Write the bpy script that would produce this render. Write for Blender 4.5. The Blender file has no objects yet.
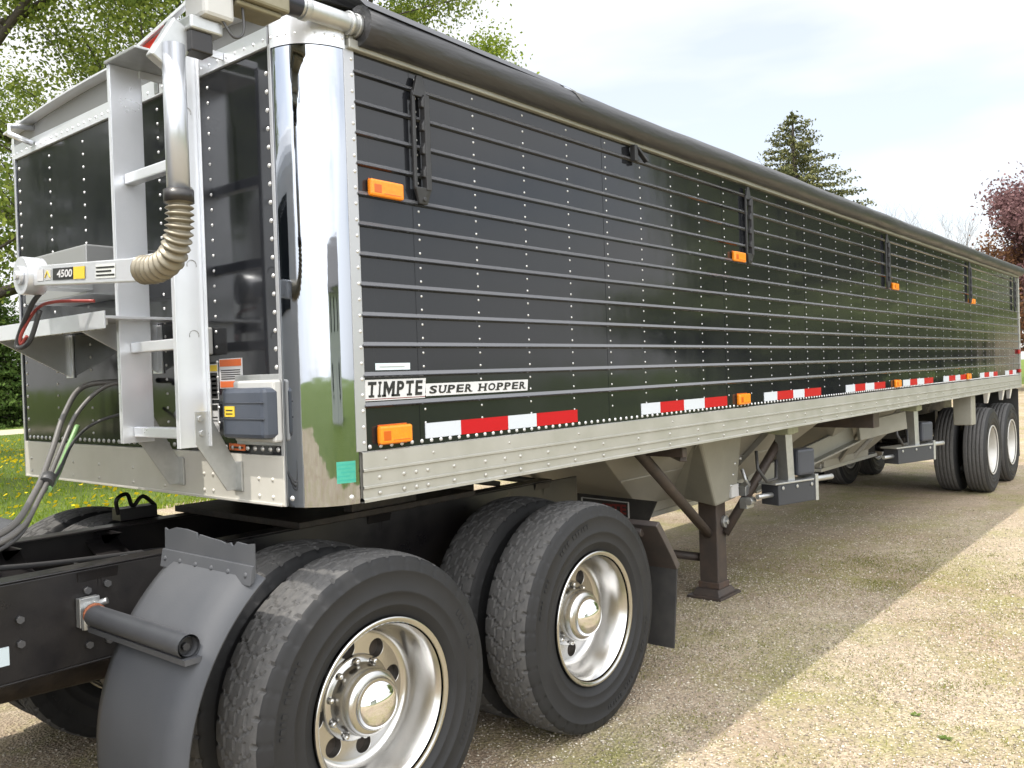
import bpy, bmesh, math, random
import numpy as np
from mathutils import Vector, Matrix
from mathutils.geometry import tessellate_polygon
R = math.radians
random.seed(7); rng = np.random.default_rng(7)
sc = bpy.context.scene
COL = sc.collection

# ------------------------------------------------------------------ camera, sky, sun, exposure
cam = bpy.data.cameras.new('camera'); camo = bpy.data.objects.new('camera', cam); COL.objects.link(camo)
f_ = Vector((0.76999372, 0.63793883, -0.01198879)); r_ = Vector((0.63734873, -0.7698915, -0.0324604)); u_ = Vector((0.02993781, -0.01735326, 0.99940112))
camo.matrix_world = Matrix(((r_.x, u_.x, -f_.x, -1.76060574), (r_.y, u_.y, -f_.y, -2.29114473), (r_.z, u_.z, -f_.z, 1.69486215), (0, 0, 0, 1)))
cam.sensor_width = 36; cam.lens = 36 * 867.9247 / 1024; cam.clip_start = .05; cam.clip_end = 2000
sc.camera = camo
SUN = Vector((-0.5, 0.122, 1)).normalized()
SEL = math.asin(SUN.z); SAZ = math.atan2(SUN.x, SUN.y)
w = bpy.data.worlds.new('World'); sc.world = w; w.use_nodes = True
nt = w.node_tree; nd = nt.nodes; lk = nt.links
bg = nd['Background']; bg.inputs['Strength'].default_value = .15
sky = nd.new('ShaderNodeTexSky'); sky.sky_type = 'NISHITA'; sky.sun_disc = False
sky.sun_elevation = SEL; sky.sun_rotation = SAZ; sky.air_density = 1.0; sky.dust_density = 1.5
tc = nd.new('ShaderNodeTexCoord'); mp = nd.new('ShaderNodeMapping'); mp.inputs['Scale'].default_value = (1.1, 1.1, 4.5)
mp.inputs['Location'].default_value = (.35, .1, .2); mp.inputs['Rotation'].default_value = (0, .12, .5)
nz = nd.new('ShaderNodeTexNoise'); nz.inputs['Scale'].default_value = 1.5; nz.inputs['Detail'].default_value = 5; nz.inputs['Roughness'].default_value = .5
rp = nd.new('ShaderNodeValToRGB'); rp.color_ramp.elements[0].position = .34; rp.color_ramp.elements[0].color = (.55,) * 3 + (1,)
rp.color_ramp.elements[1].position = .55; rp.color_ramp.elements[1].color = (.97,) * 3 + (1,)
mx = nd.new('ShaderNodeMixRGB')
# thin high cloud, bright overhead; brighter unseen veil south west is added to fill shade
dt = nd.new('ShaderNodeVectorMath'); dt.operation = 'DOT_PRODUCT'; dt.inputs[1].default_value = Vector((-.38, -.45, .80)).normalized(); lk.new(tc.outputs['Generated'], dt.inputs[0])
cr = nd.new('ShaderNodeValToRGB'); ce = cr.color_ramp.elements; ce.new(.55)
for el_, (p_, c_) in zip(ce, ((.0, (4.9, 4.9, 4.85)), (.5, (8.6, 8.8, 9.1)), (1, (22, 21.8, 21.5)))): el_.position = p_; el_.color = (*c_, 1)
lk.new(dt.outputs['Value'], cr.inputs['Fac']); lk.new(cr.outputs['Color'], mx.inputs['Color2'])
lk.new(tc.outputs['Generated'], mp.inputs['Vector']); lk.new(mp.outputs['Vector'], nz.inputs['Vector']); lk.new(nz.outputs['Fac'], rp.inputs['Fac'])
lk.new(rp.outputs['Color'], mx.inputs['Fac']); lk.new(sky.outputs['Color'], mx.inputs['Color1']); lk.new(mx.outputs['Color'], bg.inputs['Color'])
sun = bpy.data.lights.new('sun', 'SUN'); sun.energy = 2.9; sun.angle = R(.53); sun.color = (1, .94, .84)
suno = bpy.data.objects.new('sun', sun); COL.objects.link(suno); suno.rotation_euler = SUN.to_track_quat('Z', 'Y').to_euler()
vs = sc.view_settings; vs.view_transform = 'Standard'; vs.look = 'None'; vs.gamma = 1; vs.exposure = .72; vs.use_curve_mapping = False
sc.render.engine = 'CYCLES'
try:
    sc.cycles.max_bounces = 8; sc.cycles.transparent_max_bounces = 6; sc.cycles.use_denoising = True
    sc.cycles.sample_clamp_indirect = 6; sc.cycles.caustics_reflective = False
except Exception: pass

# ------------------------------------------------------------------ materials
MATS = {}
def mat(name, base, rough=.5, metal=0, spec=.5, nz_scale=0, nz_amt=0, base2=None, bump=0, bump_scale=200, coat=0, rough_var=0, detail=4, stretch=None, bump_dist=.002):
    m = bpy.data.materials.new(name); m.use_nodes = True
    t = m.node_tree; n = t.nodes; l = t.links; b = n['Principled BSDF']
    b.inputs['Base Color'].default_value = (*base, 1); b.inputs['Roughness'].default_value = rough
    b.inputs['Metallic'].default_value = metal; b.inputs['Specular IOR Level'].default_value = spec
    if coat: b.inputs['Coat Weight'].default_value = coat; b.inputs['Coat Roughness'].default_value = .03
    c = n.new('ShaderNodeTexCoord'); v = c.outputs['Object']
    if stretch:
        q = n.new('ShaderNodeMapping'); q.inputs['Scale'].default_value = stretch; l.new(v, q.inputs['Vector']); v = q.outputs['Vector']
    if nz_scale:
        k = n.new('ShaderNodeTexNoise'); k.inputs['Scale'].default_value = nz_scale; k.inputs['Detail'].default_value = detail; k.inputs['Roughness'].default_value = .6
        l.new(v, k.inputs['Vector'])
        if base2:
            g = n.new('ShaderNodeValToRGB'); g.color_ramp.elements[0].position = .5 - .5 * nz_amt; g.color_ramp.elements[1].position = .5 + .5 * nz_amt
            g.color_ramp.elements[0].color = (*base, 1); g.color_ramp.elements[1].color = (*base2, 1)
            l.new(k.outputs['Fac'], g.inputs['Fac']); l.new(g.outputs['Color'], b.inputs['Base Color'])
        if rough_var:
            a = n.new('ShaderNodeMapRange'); a.inputs['From Min'].default_value = .3; a.inputs['From Max'].default_value = .7
            a.inputs['To Min'].default_value = max(0, rough - rough_var); a.inputs['To Max'].default_value = rough + rough_var
            l.new(k.outputs['Fac'], a.inputs['Value']); l.new(a.outputs['Result'], b.inputs['Roughness'])
    if bump:
        k2 = n.new('ShaderNodeTexNoise'); k2.inputs['Scale'].default_value = bump_scale; k2.inputs['Detail'].default_value = 3
        l.new(v, k2.inputs['Vector'])
        p = n.new('ShaderNodeBump'); p.inputs['Strength'].default_value = bump; p.inputs['Distance'].default_value = bump_dist
        l.new(k2.outputs['Fac'], p.inputs['Height']); l.new(p.outputs['Normal'], b.inputs['Normal'])
    MATS[name] = m; return m
black = mat('black_paint', (.009, .010, .013), .09, 0, .46, 2.2, .8, (.017, .018, .021), .32, 1.5, rough_var=.05, bump_dist=.012, stretch=(1.3, 1.3, .5))
rib_sheen = mat('chalked_rib_sky_sheen', (.105, .106, .114), .22, 0, .9)  # upper rib faces: chalked paint, lightened further with sky sheen put into the colour
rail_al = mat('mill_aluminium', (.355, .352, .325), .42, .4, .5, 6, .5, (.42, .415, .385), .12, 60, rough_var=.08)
tan_al = mat('hopper_aluminium', (.30, .292, .268), .5, .5, .5, 3, .7, (.385, .375, .345), .1, 30, rough_var=.1)
tan_paint = mat('tan_grey_paint', (.27, .265, .228), .45, 0, .5, 9, .6, (.225, .22, .19), .1, 80)
bright_al = mat('bright_aluminium', (.80, .82, .86), .34, .6, .5, 8, .6, (.74, .76, .80), .1, 120, rough_var=.07)
bolt_steel = mat('dull_bolt_steel', (.13, .13, .135), .45, .6)
tube_al = mat('satin_tube_aluminium', (.50, .52, .56), .3, .6, .5, 8, .6, (.45, .47, .51))
trim_al = mat('trim_aluminium', (.46, .465, .48), .34, .6, .5, 8, .6, (.42, .425, .44))
sunlit_front_al = mat('sunlit_rail_aluminium'.replace('sunlit_', 'front_'), (.58, .565, .52), .45, .15, .5, 6, .6, (.50, .485, .44), .1, 60)  # lighter copy of the rail metal, sunlight put into its colour
rivet_m = mat('rivet_aluminium', (.58, .58, .58), .35, .5)
chrome = mat('polished_stainless', (.41, .43, .465), .04, 1, .5, 0, 0, None, .25, 5, bump_dist=.004)
chrome_cap = mat('chrome', (.86, .86, .87), .02, 1)
wheel_al = mat('wheel_aluminium', (.56, .555, .54), .22, 1, .5, 5, .6, (.50, .49, .475), .03, 60, rough_var=.05)
wheel_white = mat('white_steel_wheel', (.46, .455, .44), .4, .2, .5, 14, .5, (.40, .39, .36))
rubber = mat('tyre_rubber', (.012, .0125, .0145), .62, 0, .3, 5, .9, (.026, .026, .0265), .25, 500, rough_var=.1)
tread = mat('tyre_tread', (.062, .062, .065), .9, 0, .25, 40, .8, (.125, .122, .118), .6, 260, bump_dist=.003)
dark_frame = mat('black_frame_paint', (.010, .010, .012), .36, 0, .5, 5, .6, (.022, .019, .018), .2, 90, rough_var=.12)
grease = mat('greasy_steel', (.012, .010, .009), .55, 0, .5, 12, .6, (.06, .045, .033), .5, 40, bump_dist=.006)
rust = mat('brown_rusty_steel', (.042, .037, .036), .55, .2, .5, 9, .6, (.085, .062, .05), .3, 120)
rust_foot = mat('rusted_edge_steel', (.10, .06, .04), .7, 0, .4, 20, .6, (.05, .042, .04), .3, 120)
plastic = mat('grey_poly_plastic', (.048, .052, .061), .64, 0, .3, 4, .8, (.080, .083, .09), .15, 180, rough_var=.08)
blackplast = mat('black_plastic', (.018, .018, .02), .5, 0, .5, 20, .6, (.03, .03, .032), .2, 300)
dkplastic = mat('dark_grey_plastic', (.055, .057, .063), .45, 0, .5, 9, .6, (.075, .077, .083), .2, 200)
flap_m = mat('rubber_flap', (.022, .022, .023), .7, 0, .4, 12, .6, (.045, .043, .04), .2, 150)
tarp_m = mat('vinyl_tarp', (.026, .026, .029), .42, 0, .5, 5, .7, (.048, .048, .052), .5, 9, rough_var=.1, bump_dist=.012, stretch=(.5, 3, 3))
galv = mat('galvanised_steel', (.52, .53, .53), .42, .8, .5, 30, .6, (.42, .43, .43), .1, 80)
boxgrey = mat('slate_plastic', (.045, .055, .075), .4, 0, .5, 10, .6, (.062, .072, .095), .1, 200)
boxlight = mat('light_grey_plastic', (.50, .50, .49), .5, 0, .5, 10, .6, (.44, .44, .43))
olive = mat('olive_cast_metal', (.20, .18, .12), .5, .3, .5, 25, .6, (.26, .24, .17))
beige_coil = mat('beige_spring_cover', (.24, .215, .165), .42, .4, .5, 30, .6, (.18, .16, .12))
amber = mat('amber_lens', (.92, .30, .012), .18, 0, .5, 90, .7, (.72, .19, .008), .5, 240)
amber_dark = mat('amber_lens_bulb', (.50, .10, .006), .25)
redlens = mat('red_lens', (.42, .02, .015), .2, 0, .5, 120, .7, (.3, .012, .01))
t_red = mat('red_reflective_tape', (.46, .008, .013), .35, 0, .2, 300, .5, (.38, .006, .010), .2, 900)
t_white = mat('white_reflective_tape', (.56, .59, .64), .35, 0, .2, 300, .5, (.49, .53, .58), .2, 900)
d_white = mat('white_decal', (.58, .58, .59), .35)
d_black = mat('black_lettering', (.012, .012, .012), .4)
d_orange = mat('orange_decal', (.62, .13, .03), .4)
d_yellow = mat('yellow_decal', (.70, .50, .04), .4)
d_green = mat('teal_green_sticker', (.04, .30, .22), .4, 0, .4, 90, .6, (.07, .36, .27))
d_red = mat('red_lettering', (.17, .018, .015), .5)
d_blue = mat('pale_blue_sticker', (.62, .72, .76), .4)
cabpaint = mat('white_cab_paint', (.62, .63, .65), .12, 0, .5, coat=.5)
glass_dark = mat('dark_window_glass', (.02, .025, .03), .05)
hose_blk = mat('black_hose', (.05, .05, .052), .45)
hose_gry = mat('grey_cable_jacket', (.115, .11, .105), .45)
hose_grn = mat('green_hose', (.20, .36, .15), .4)
hose_red = mat('red_wire', (.32, .06, .05), .4)
bark = mat('bark', (.045, .038, .032), .85, 0, .3, 8, .7, (.09, .078, .066), .7, 25, bump_dist=.03, stretch=(3, 3, .6))
bark_grey = mat('grey_bark', (.12, .11, .10), .9, 0, .3, 8, .7, (.2, .185, .17))

def leaf_mat(name, c1, c2, trans=.45):
    m = bpy.data.materials.new(name); m.use_nodes = True
    t = m.node_tree; n = t.nodes; l = t.links; n.remove(n['Principled BSDF']); o = n['Material Output']
    g = n.new('ShaderNodeNewGeometry'); q = n.new('ShaderNodeValToRGB')
    q.color_ramp.elements[0].color = (*c1, 1); q.color_ramp.elements[1].color = (*c2, 1)
    l.new(g.outputs['Random Per Island'], q.inputs['Fac'])
    d = n.new('ShaderNodeBsdfDiffuse'); tr = n.new('ShaderNodeBsdfTranslucent'); x = n.new('ShaderNodeMixShader'); x.inputs['Fac'].default_value = trans
    l.new(q.outputs['Color'], d.inputs['Color']); l.new(q.outputs['Color'], tr.inputs['Color'])
    l.new(d.outputs['BSDF'], x.inputs[1]); l.new(tr.outputs['BSDF'], x.inputs[2]); l.new(x.outputs['Shader'], o.inputs['Surface'])
    return m
lf_spring = leaf_mat('spring_leaves', (.10, .15, .035), (.28, .325, .07))
lf_young = leaf_mat('young_leaves', (.14, .20, .03), (.36, .43, .07))
lf_dark = leaf_mat('dark_leaves', (.04, .075, .02), (.10, .15, .04), .3)
lf_spruce = leaf_mat('spruce_needles', (.055, .068, .035), (.17, .165, .07), .15)
lf_plum = leaf_mat('plum_leaves', (.13, .07, .075), (.25, .15, .15), .35)
lf_rust = leaf_mat('rusty_leaves', (.12, .06, .035), (.20, .11, .06), .35)
lf_far = leaf_mat('grove_leaves', (.19, .24, .10), (.40, .45, .22))
lf_grass = leaf_mat('grass_blades', (.10, .17, .018), (.27, .33, .045), .4)
lf_weed = leaf_mat('weed_leaves', (.10, .12, .03), (.27, .26, .08), .35)
lf_weedlet = leaf_mat('weedlet_leaves', (.06, .10, .025), (.14, .19, .05), .3)
lf_yellow = leaf_mat('dandelion_petals', (.70, .50, .02), (.80, .62, .03), .2)

# ------------------------------------------------------------------ mesh builder
class MB:
    def __init__(s): s.v = []; s.f = []; s.m = []; s.s = []
    def add(s, verts, faces, mi=0, smooth=False):
        o = len(s.v); s.v += [tuple(p) for p in verts]
        for q in faces: s.f.append(tuple(i + o for i in q)); s.m.append(mi); s.s.append(smooth)
    def box(s, x0, x1, y0, y1, z0, z1, mi=0):
        V = [(x, y, z) for z in (z0, z1) for y in (y0, y1) for x in (x0, x1)]
        s.add(V, [(0, 2, 3, 1), (4, 5, 7, 6), (0, 1, 5, 4), (2, 6, 7, 3), (0, 4, 6, 2), (1, 3, 7, 5)], mi)
    def obox(s, c, ax, ay, az, mi=0):
        c, ax, ay, az = map(Vector, (c, ax, ay, az))
        V = [c + ax * x + ay * y + az * z for z in (-.5, .5) for y in (-.5, .5) for x in (-.5, .5)]
        s.add(V, [(0, 2, 3, 1), (4, 5, 7, 6), (0, 1, 5, 4), (2, 6, 7, 3), (0, 4, 6, 2), (1, 3, 7, 5)], mi)
    def hexa(s, lo, hi, mi=0):            # two quads, bottom and top, same winding (ccw from above)
        s.add(list(lo) + list(hi), [(3, 2, 1, 0), (4, 5, 6, 7)] + [(i, (i + 1) % 4, 4 + (i + 1) % 4, 4 + i) for i in range(4)], mi)
    def bar(s, p0, p1, wd, ht, up=(0, 0, 1), mi=0):
        p0, p1 = Vector(p0), Vector(p1); d = p1 - p0; sd = d.cross(Vector(up)).normalized(); u = sd.cross(d).normalized()
        s.obox((p0 + p1) / 2, d, sd * wd, u * ht, mi)
    def tube(s, pts, rad, n=10, mi=0, cap=True, smooth=True):
        pts = [Vector(p) for p in pts]; rad = rad if hasattr(rad, '__len__') else [rad] * len(pts)
        d0 = (pts[1] - pts[0]).normalized(); a = Vector((0, 0, 1)) if abs(d0.z) < .9 else Vector((1, 0, 0))
        nrm = (a - d0 * a.dot(d0)).normalized(); V = []; F = []
        for i, p in enumerate(pts):
            d = (pts[min(i + 1, len(pts) - 1)] - pts[max(i - 1, 0)]).normalized()
            nrm = (nrm - d * nrm.dot(d)).normalized(); b = d.cross(nrm)
            for k in range(n):
                t = 2 * math.pi * k / n; V.append(p + (nrm * math.cos(t) + b * math.sin(t)) * rad[i])
        for i in range(len(pts) - 1):
            for k in range(n): F.append((i * n + k, i * n + (k + 1) % n, (i + 1) * n + (k + 1) % n, (i + 1) * n + k))
        s.add(V, F, mi, smooth)
        if cap:
            s.add(V[:n], [tuple(range(n - 1, -1, -1))], mi); s.add(V[-n:], [tuple(range(n))], mi)
    def cyl(s, p0, p1, r0, r1=None, n=16, mi=0, cap=True): s.tube([p0, p1], [r0, r0 if r1 is None else r1], n, mi, cap)
    def prism(s, poly, o, ax, ay, az, mi=0):       # 2-D polygon (ccw about ax x ay) extruded along az, solid
        o, ax, ay, az = map(Vector, (o, ax, ay, az)); n = len(poly)
        A = [o + ax * p[0] + ay * p[1] for p in poly]; B = [p + az for p in A]
        tri = tessellate_polygon([[Vector((p[0], p[1], 0)) for p in poly]])
        s.add(A + B, [tuple(reversed(t)) for t in tri] + [tuple(i + n for i in t) for t in tri] + [(i, (i + 1) % n, n + (i + 1) % n, n + i) for i in range(n)], mi)
    def lathe(s, prof, o=(0, 0, 0), n=48, mi=0, axis='y', smooth=True, close=False):      # prof: (d along axis, r)
        V = []; F = []; k = len(prof)
        for i in range(n):
            t = 2 * math.pi * i / n; c, q = math.cos(t), math.sin(t)
            for d, r in prof:
                p = (r * c, d, r * q) if axis == 'y' else ((d, r * c, r * q) if axis == 'x' else (r * c, r * q, d))
                V.append((p[0] + o[0], p[1] + o[1], p[2] + o[2]))
        for i in range(n):
            j = (i + 1) % n
            for a in range(k - 1): F.append((i * k + a, i * k + a + 1, j * k + a + 1, j * k + a))
        s.add(V, F, mi, smooth)
    def dome(s, p, nrm, r, h, mi=0, n=7):
        nrm = Vector(nrm).normalized(); a = Vector((0, 0, 1)) if abs(nrm.z) < .9 else Vector((1, 0, 0))
        u = a.cross(nrm).normalized(); v = nrm.cross(u); p = Vector(p); V = []
        for rr, hh in ((1, 0), (.75, .65)):
            for k in range(n):
                t = 2 * math.pi * k / n; V.append(p + (u * math.cos(t) + v * math.sin(t)) * r * rr + nrm * h * hh)
        V.append(p + nrm * h)
        F = [(k, (k + 1) % n, n + (k + 1) % n, n + k) for k in range(n)] + [(n + k, n + (k + 1) % n, 2 * n) for k in range(n)]
        s.add(V, F, mi, True)
    def build(s, name, mats, parent=None, bevel=0, seg=2, loc=None):
        me = bpy.data.meshes.new(name); me.from_pydata(s.v, [], s.f)
        for m in (mats if isinstance(mats, (list, tuple)) else [mats]): me.materials.append(m)
        me.polygons.foreach_set('material_index', s.m); me.polygons.foreach_set('use_smooth', s.s); me.update()
        bm = bmesh.new(); bm.from_mesh(me); bmesh.ops.remove_doubles(bm, verts=bm.verts, dist=1e-5); bmesh.ops.recalc_face_normals(bm, faces=bm.faces); bm.to_mesh(me); bm.free()
        o = bpy.data.objects.new(name, me); COL.objects.link(o)
        if parent: o.parent = parent
        if loc: o.location = loc
        if bevel:
            b = o.modifiers.new('bevel', 'BEVEL'); b.width = bevel; b.segments = seg; b.limit_method = 'ANGLE'; b.angle_limit = R(40)
        return o
def np_mesh(name, V, F, mats, parent=None, mi=None, smooth=False):
    me = bpy.data.meshes.new(name); V = np.asarray(V, np.float32); F = np.asarray(F, np.int32); k = F.shape[1]
    me.vertices.add(len(V)); me.vertices.foreach_set('co', V.ravel()); me.loops.add(F.size); me.loops.foreach_set('vertex_index', F.ravel())
    me.polygons.add(len(F)); me.polygons.foreach_set('loop_start', np.arange(0, F.size, k, dtype=np.int32))
    for m in (mats if isinstance(mats, (list, tuple)) else [mats]): me.materials.append(m)
    if mi is not None: me.polygons.foreach_set('material_index', np.asarray(mi, np.int32))
    if smooth: me.polygons.foreach_set('use_smooth', np.ones(len(F), bool))
    me.update(calc_edges=True); me.validate()
    o = bpy.data.objects.new(name, me); COL.objects.link(o)
    if parent: o.parent = parent
    return o
def tag(o, label=None, cat=None, group=None, kind=None):
    if label: o['label'] = label
    if cat: o['category'] = cat
    if group: o['group'] = group
    if kind: o['kind'] = kind
    return o
def thing(name, loc, label, cat, group=None):
    o = bpy.data.objects.new(name, None); COL.objects.link(o); o.location = loc; o.empty_display_size = .2
    return tag(o, label, cat, group)
def copy_tree(o, parent=None):
    c = o.copy(); COL.objects.link(c)
    if parent: c.parent = parent
    for ch in o.children: copy_tree(ch, c)
    return c
def text_geo(mb, txt, o, ax, ay, h, mi=0, width=None, shear=0, bold=.02, serifs=False, lift=.0012):
    """letters as flat thin solids: o lower-left, ax/ay unit directions, h cap height"""
    o, ax, ay = Vector(o), Vector(ax).normalized(), Vector(ay).normalized(); nz_ = ax.cross(ay)
    cu = bpy.data.curves.new('t', 'FONT'); cu.body = txt; cu.size = 1; cu.offset = bold; cu.resolution_u = 3
    ob = bpy.data.objects.new('t', cu); COL.objects.link(ob); dg = bpy.context.evaluated_depsgraph_get(); dg.update()
    me = ob.evaluated_get(dg).to_mesh(); P = [v.co.copy() for v in me.vertices]; Fs = [tuple(p.vertices) for p in me.polygons]
    ob.evaluated_get(dg).to_mesh_clear(); bpy.data.objects.remove(ob); bpy.data.curves.remove(cu)
    if not P: return
    x0 = min(p.x for p in P); x1 = max(p.x for p in P); y0 = min(p.y for p in P); y1 = max(p.y for p in P)
    sy = h / (y1 - y0); sx = (width / (x1 - x0)) if width else sy
    V = []
    for p in P:
        y = (p.y - y0) * sy; x = (p.x - x0) * sx + shear * y; V.append(o + ax * x + ay * y + nz_ * lift)
    mb.add(V, Fs, mi)
def quad_plate(mb, o, ax, ay, w_, h_, t, mi=0):
    o, ax, ay = Vector(o), Vector(ax).normalized(), Vector(ay).normalized(); n = ax.cross(ay)
    mb.obox(o + ax * w_ / 2 + ay * h_ / 2 + n * t / 2, ax * w_, ay * h_, n * t, mi)
SERIF = {'T': ([], [.5]), 'I': ([.5], [.5]), 'M': ([], [.07, .93]), 'P': ([], [.15]), 'E': ([], []), 'S': ([], []), 'U': ([.12, .88], []), 'R': ([], [.12, .9]), 'H': ([.1, .9], [.1, .9]), 'O': ([], [])}
def slab_text(mb, txt, o, ax, ay, h, width, shear, bold, mi=0):
    WID = {'I': .48, 'M': 1.36, ' ': .55, 'O': 1.02, 'H': 1.05, 'T': 1.0, 'P': .90}
    tot = sum(WID.get(c, .92) for c in txt); x = 0; ax, ay, o = Vector(ax), Vector(ay), Vector(o); n = ax.cross(ay)
    for c in txt:
        cw = WID.get(c, .92) * width / tot
        if c != ' ':
            lw = cw * (.80 if c != 'I' else .30)
            if c == 'M':
                P = [(0, 0), (.22, 0), (.22, .60), (.5, .08), (.78, .60), (.78, 0), (1, 0), (1, 1), (.74, 1), (.5, .52), (.26, 1), (0, 1)]
                P = [(p * lw + shear * q * h, q * h) for p, q in P]
                mb.prism(P, o + ax * (x + (cw - lw) / 2) + n * .0004, ax, ay, n * .001, mi)
            else: text_geo(mb, c, o + ax * (x + (cw - lw) / 2), ax, ay, h, mi, lw, shear, bold)
            for at, lst in ((1, SERIF[c][0]), (0, SERIF[c][1])):
                for q in lst:
                    yy = h * (.93 if at else .07); sw = cw * (.30 if len(lst) > 1 else (.52 if c != 'I' else .62))
                    p = o + ax * (x + (cw - lw) / 2 + lw * q + shear * yy) + ay * yy + n * .0006
                    mb.obox(p, ax * sw, ay * h * .14, n * .0016, mi)
        x += cw

def crom(P, n):
    P = [P[0] * 2 - P[1]] + P + [P[-1] * 2 - P[-2]]; out = []
    for i in range(1, len(P) - 2):
        for k in range(n):
            t = k / n; a, b, c, d = P[i - 1], P[i], P[i + 1], P[i + 2]
            out.append(.5 * ((2 * b) + (c - a) * t + (2 * a - 5 * b + 4 * c - d) * t * t + (3 * b - a - 3 * c + d) * t ** 3))
    out.append(P[-2]); return out

# ------------------------------------------------------------------ GRAIN TRAILER
L = 12.21; W = 2.44; RC = .176; ZT = 2.814; ZR = 1.444; ZB = 1.271
tr = thing('grain_trailer', (6, 1.22, 0), 'black ribbed grain hopper trailer with chrome front corners and rolled tarp', 'trailer')
def place(o, th=None):                       # parts are modelled in world coordinates and hang from the thing's base
    th = th or tr; o.parent = th; o.location = Vector(o.location) - th.location; return o
def part(mb, name, mats, bevel=0, th=None, **k): return place(mb.build(name, mats, None, bevel, **k), th)
def sub(mb, name, mats, parent, bevel=0):     # sub-part of a part modelled in the same coordinates
    o = mb.build(name, mats, None, bevel); o.parent = parent; return o

RIBZ = [2.745 - .1039 * k for k in range(12)]
def side_panel(yf, sgn):
    mb = MB(); prof = [(0, ZT)]
    for z in RIBZ: prof += [(0, z + .0105), (.0105, z - .0025), (.011, z - .005), (.004, z - .010), (0, z - .011)]
    prof += [(0, ZR - .004)]
    xs = [RC + .028, L]
    V = [(x, yf + sgn * d, z) for x in xs for d, z in prof]; k = len(prof)
    mb.add(V, [(i, i + 1, k + i + 1, k + i) for i in range(k - 1)], 0, False)
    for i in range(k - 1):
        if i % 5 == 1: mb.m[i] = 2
    if sgn < 0:
        for c in range(38):
            x = .499 + .3145 * c
            if x > L - .1: break
            for z in RIBZ:
                for dz in (-.0275, -.0775):
                    if z + dz > ZR + .03: mb.dome((x, yf, z + dz), (0, sgn, 0), .005, .0032, 1)
            mb.dome((x, yf, RIBZ[0] + .04), (0, sgn, 0), .005, .0032, 1)
        x = RC + .05
        while x < L - .03: mb.dome((x, yf, ZR + .014), (0, sgn, 0), .0085, .006, 1); x += .05
    return mb
o = part(side_panel(0, -1), 'side_panel', [black, rivet_m, rib_sheen])
part(side_panel(W, 1), 'side_panel', [black, rivet_m, rib_sheen])
# panel seams: thin vertical overlaps every fourth rivet column
for c in range(0, 38, 4): mb = MB(); mb.box(.499 + .3145 * c - .03, .499 + .3145 * c - .028, -.0012, .0, ZR, ZT); part(mb, 'panel_seam', black)
# front panels
mb = MB(); mb.box(-.002, .003, RC, W - RC, ZR, ZT + .002)
for y in (.2, .56, .92, 1.24, 1.56, 1.9, 2.24):
    z = ZR + .05
    while z < ZT - .02: mb.dome((-.002, y, z), (-1, 0, 0), .0085 if y < .3 or y > 2.2 else .0062, .005, 1); z += .0555 if y > .3 else .062
y = RC + .03
while y < W - RC: mb.dome((-.002, y, ZR + .018), (-1, 0, 0), .0095, .006, 1); y += .045
part(mb, 'front_panel', [black, rivet_m])
# polished corner panels
for s in (0, 1):
    mb = MB(); n = 20; V = []
    for i in range(n + 1):
        t = math.pi / 2 * i / n; x = RC - RC * math.cos(t) - .004; y = RC - RC * math.sin(t) - .004
        if s: y = W - y
        V += [(x, y, ZB), (x, y, ZT + .012)]
    mb.add(V, [(2 * i, 2 * i + 2, 2 * i + 3, 2 * i + 1) for i in range(n)], 0, True)
    part(mb, 'corner_panel', chrome)
    mb = MB(); sg = -1 if not s else 1; yb = 0 if not s else W
    mb.box(.163, .208, min(yb, yb + sg * .0065), max(yb, yb + sg * .0065), ZR + .001, ZT + .01)
    z = ZR + .03
    while z < ZT: mb.dome((.196, yb + sg * .0065, z), (0, sg, 0), .007, .005, 1); z += .0545
    yy = RC - .012 if not s else W - RC + .012
    mb.box(-.009, -.004, min(yy, yy + .016), max(yy, yy + .016), ZB, ZT + .01)
    part(mb, 'corner_trim', [trim_al, rivet_m], .0015)
# bottom rail
def rail_profile(): return [(.002, 1.444), (.014, 1.441), (.014, 1.386), (.0185, 1.384), (.0185, 1.377), (.0125, 1.373), (.0125, 1.327), (.0175, 1.325), (.0175, 1.318), (.011, 1.314), (.011, 1.285), (.017, 1.281), (.017, 1.271), (-.09, 1.271), (-.09, 1.281), (-.002, 1.285), (-.002, 1.44)]
for s in (0, 1):
    mb = MB(); sg = -1 if s == 0 else 1; y0 = 0 if s == 0 else W
    P = [(y0 + sg * d, z) for d, z in rail_profile()]; xs = [RC + .004, L]; k = len(P)
    V = [(x, y, z) for x in xs for y, z in P]
    mb.add(V, [(i, (i + 1) % k, k + (i + 1) % k, k + i) for i in range(k)], 0); mb.add([(L, y, z) for y, z in P], [tuple(range(k))], 0)
    if s == 0:
        x = .255
        for j, x in enumerate([.255, .37, .43, .49, .63, .81, .93, 1.03, 1.22, 1.42] + [1.65 + .3145 * q for q in range(33)]):
            for z in (1.351, 1.297): mb.dome((x, -.0125, z), (0, -1, 0), .0085, .006, 1)
            if j % 3 == 0: mb.dome((x + .03, -.014, 1.413), (0, -1, 0), .006, .004, 1)
    part(mb, 'bottom_rail', [rail_al, rail_al])
mb = MB(); mb.box(-.012, .01, RC - .01, W - RC + .01, ZB, ZR - .002); mb.box(-.018, -.012, RC, W - RC, ZB, ZB + .01)
for j, y in enumerate([.23, .31, .6, .66, .95, 1.2, 1.5, 1.75, 2.0, 2.2]):
    for z in (1.30, 1.36): mb.dome((-.012, y, z), (-1, 0, 0), .0085, .006, 0)
part(mb, 'front_rail', [sunlit_front_al], .002)
# floor of the coupler (upper plate)
mb = MB(); mb.box(.05, 2.2, .14, W - .14, ZB - .012, ZB + .02); part(mb, 'coupler_plate', grease)
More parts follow.
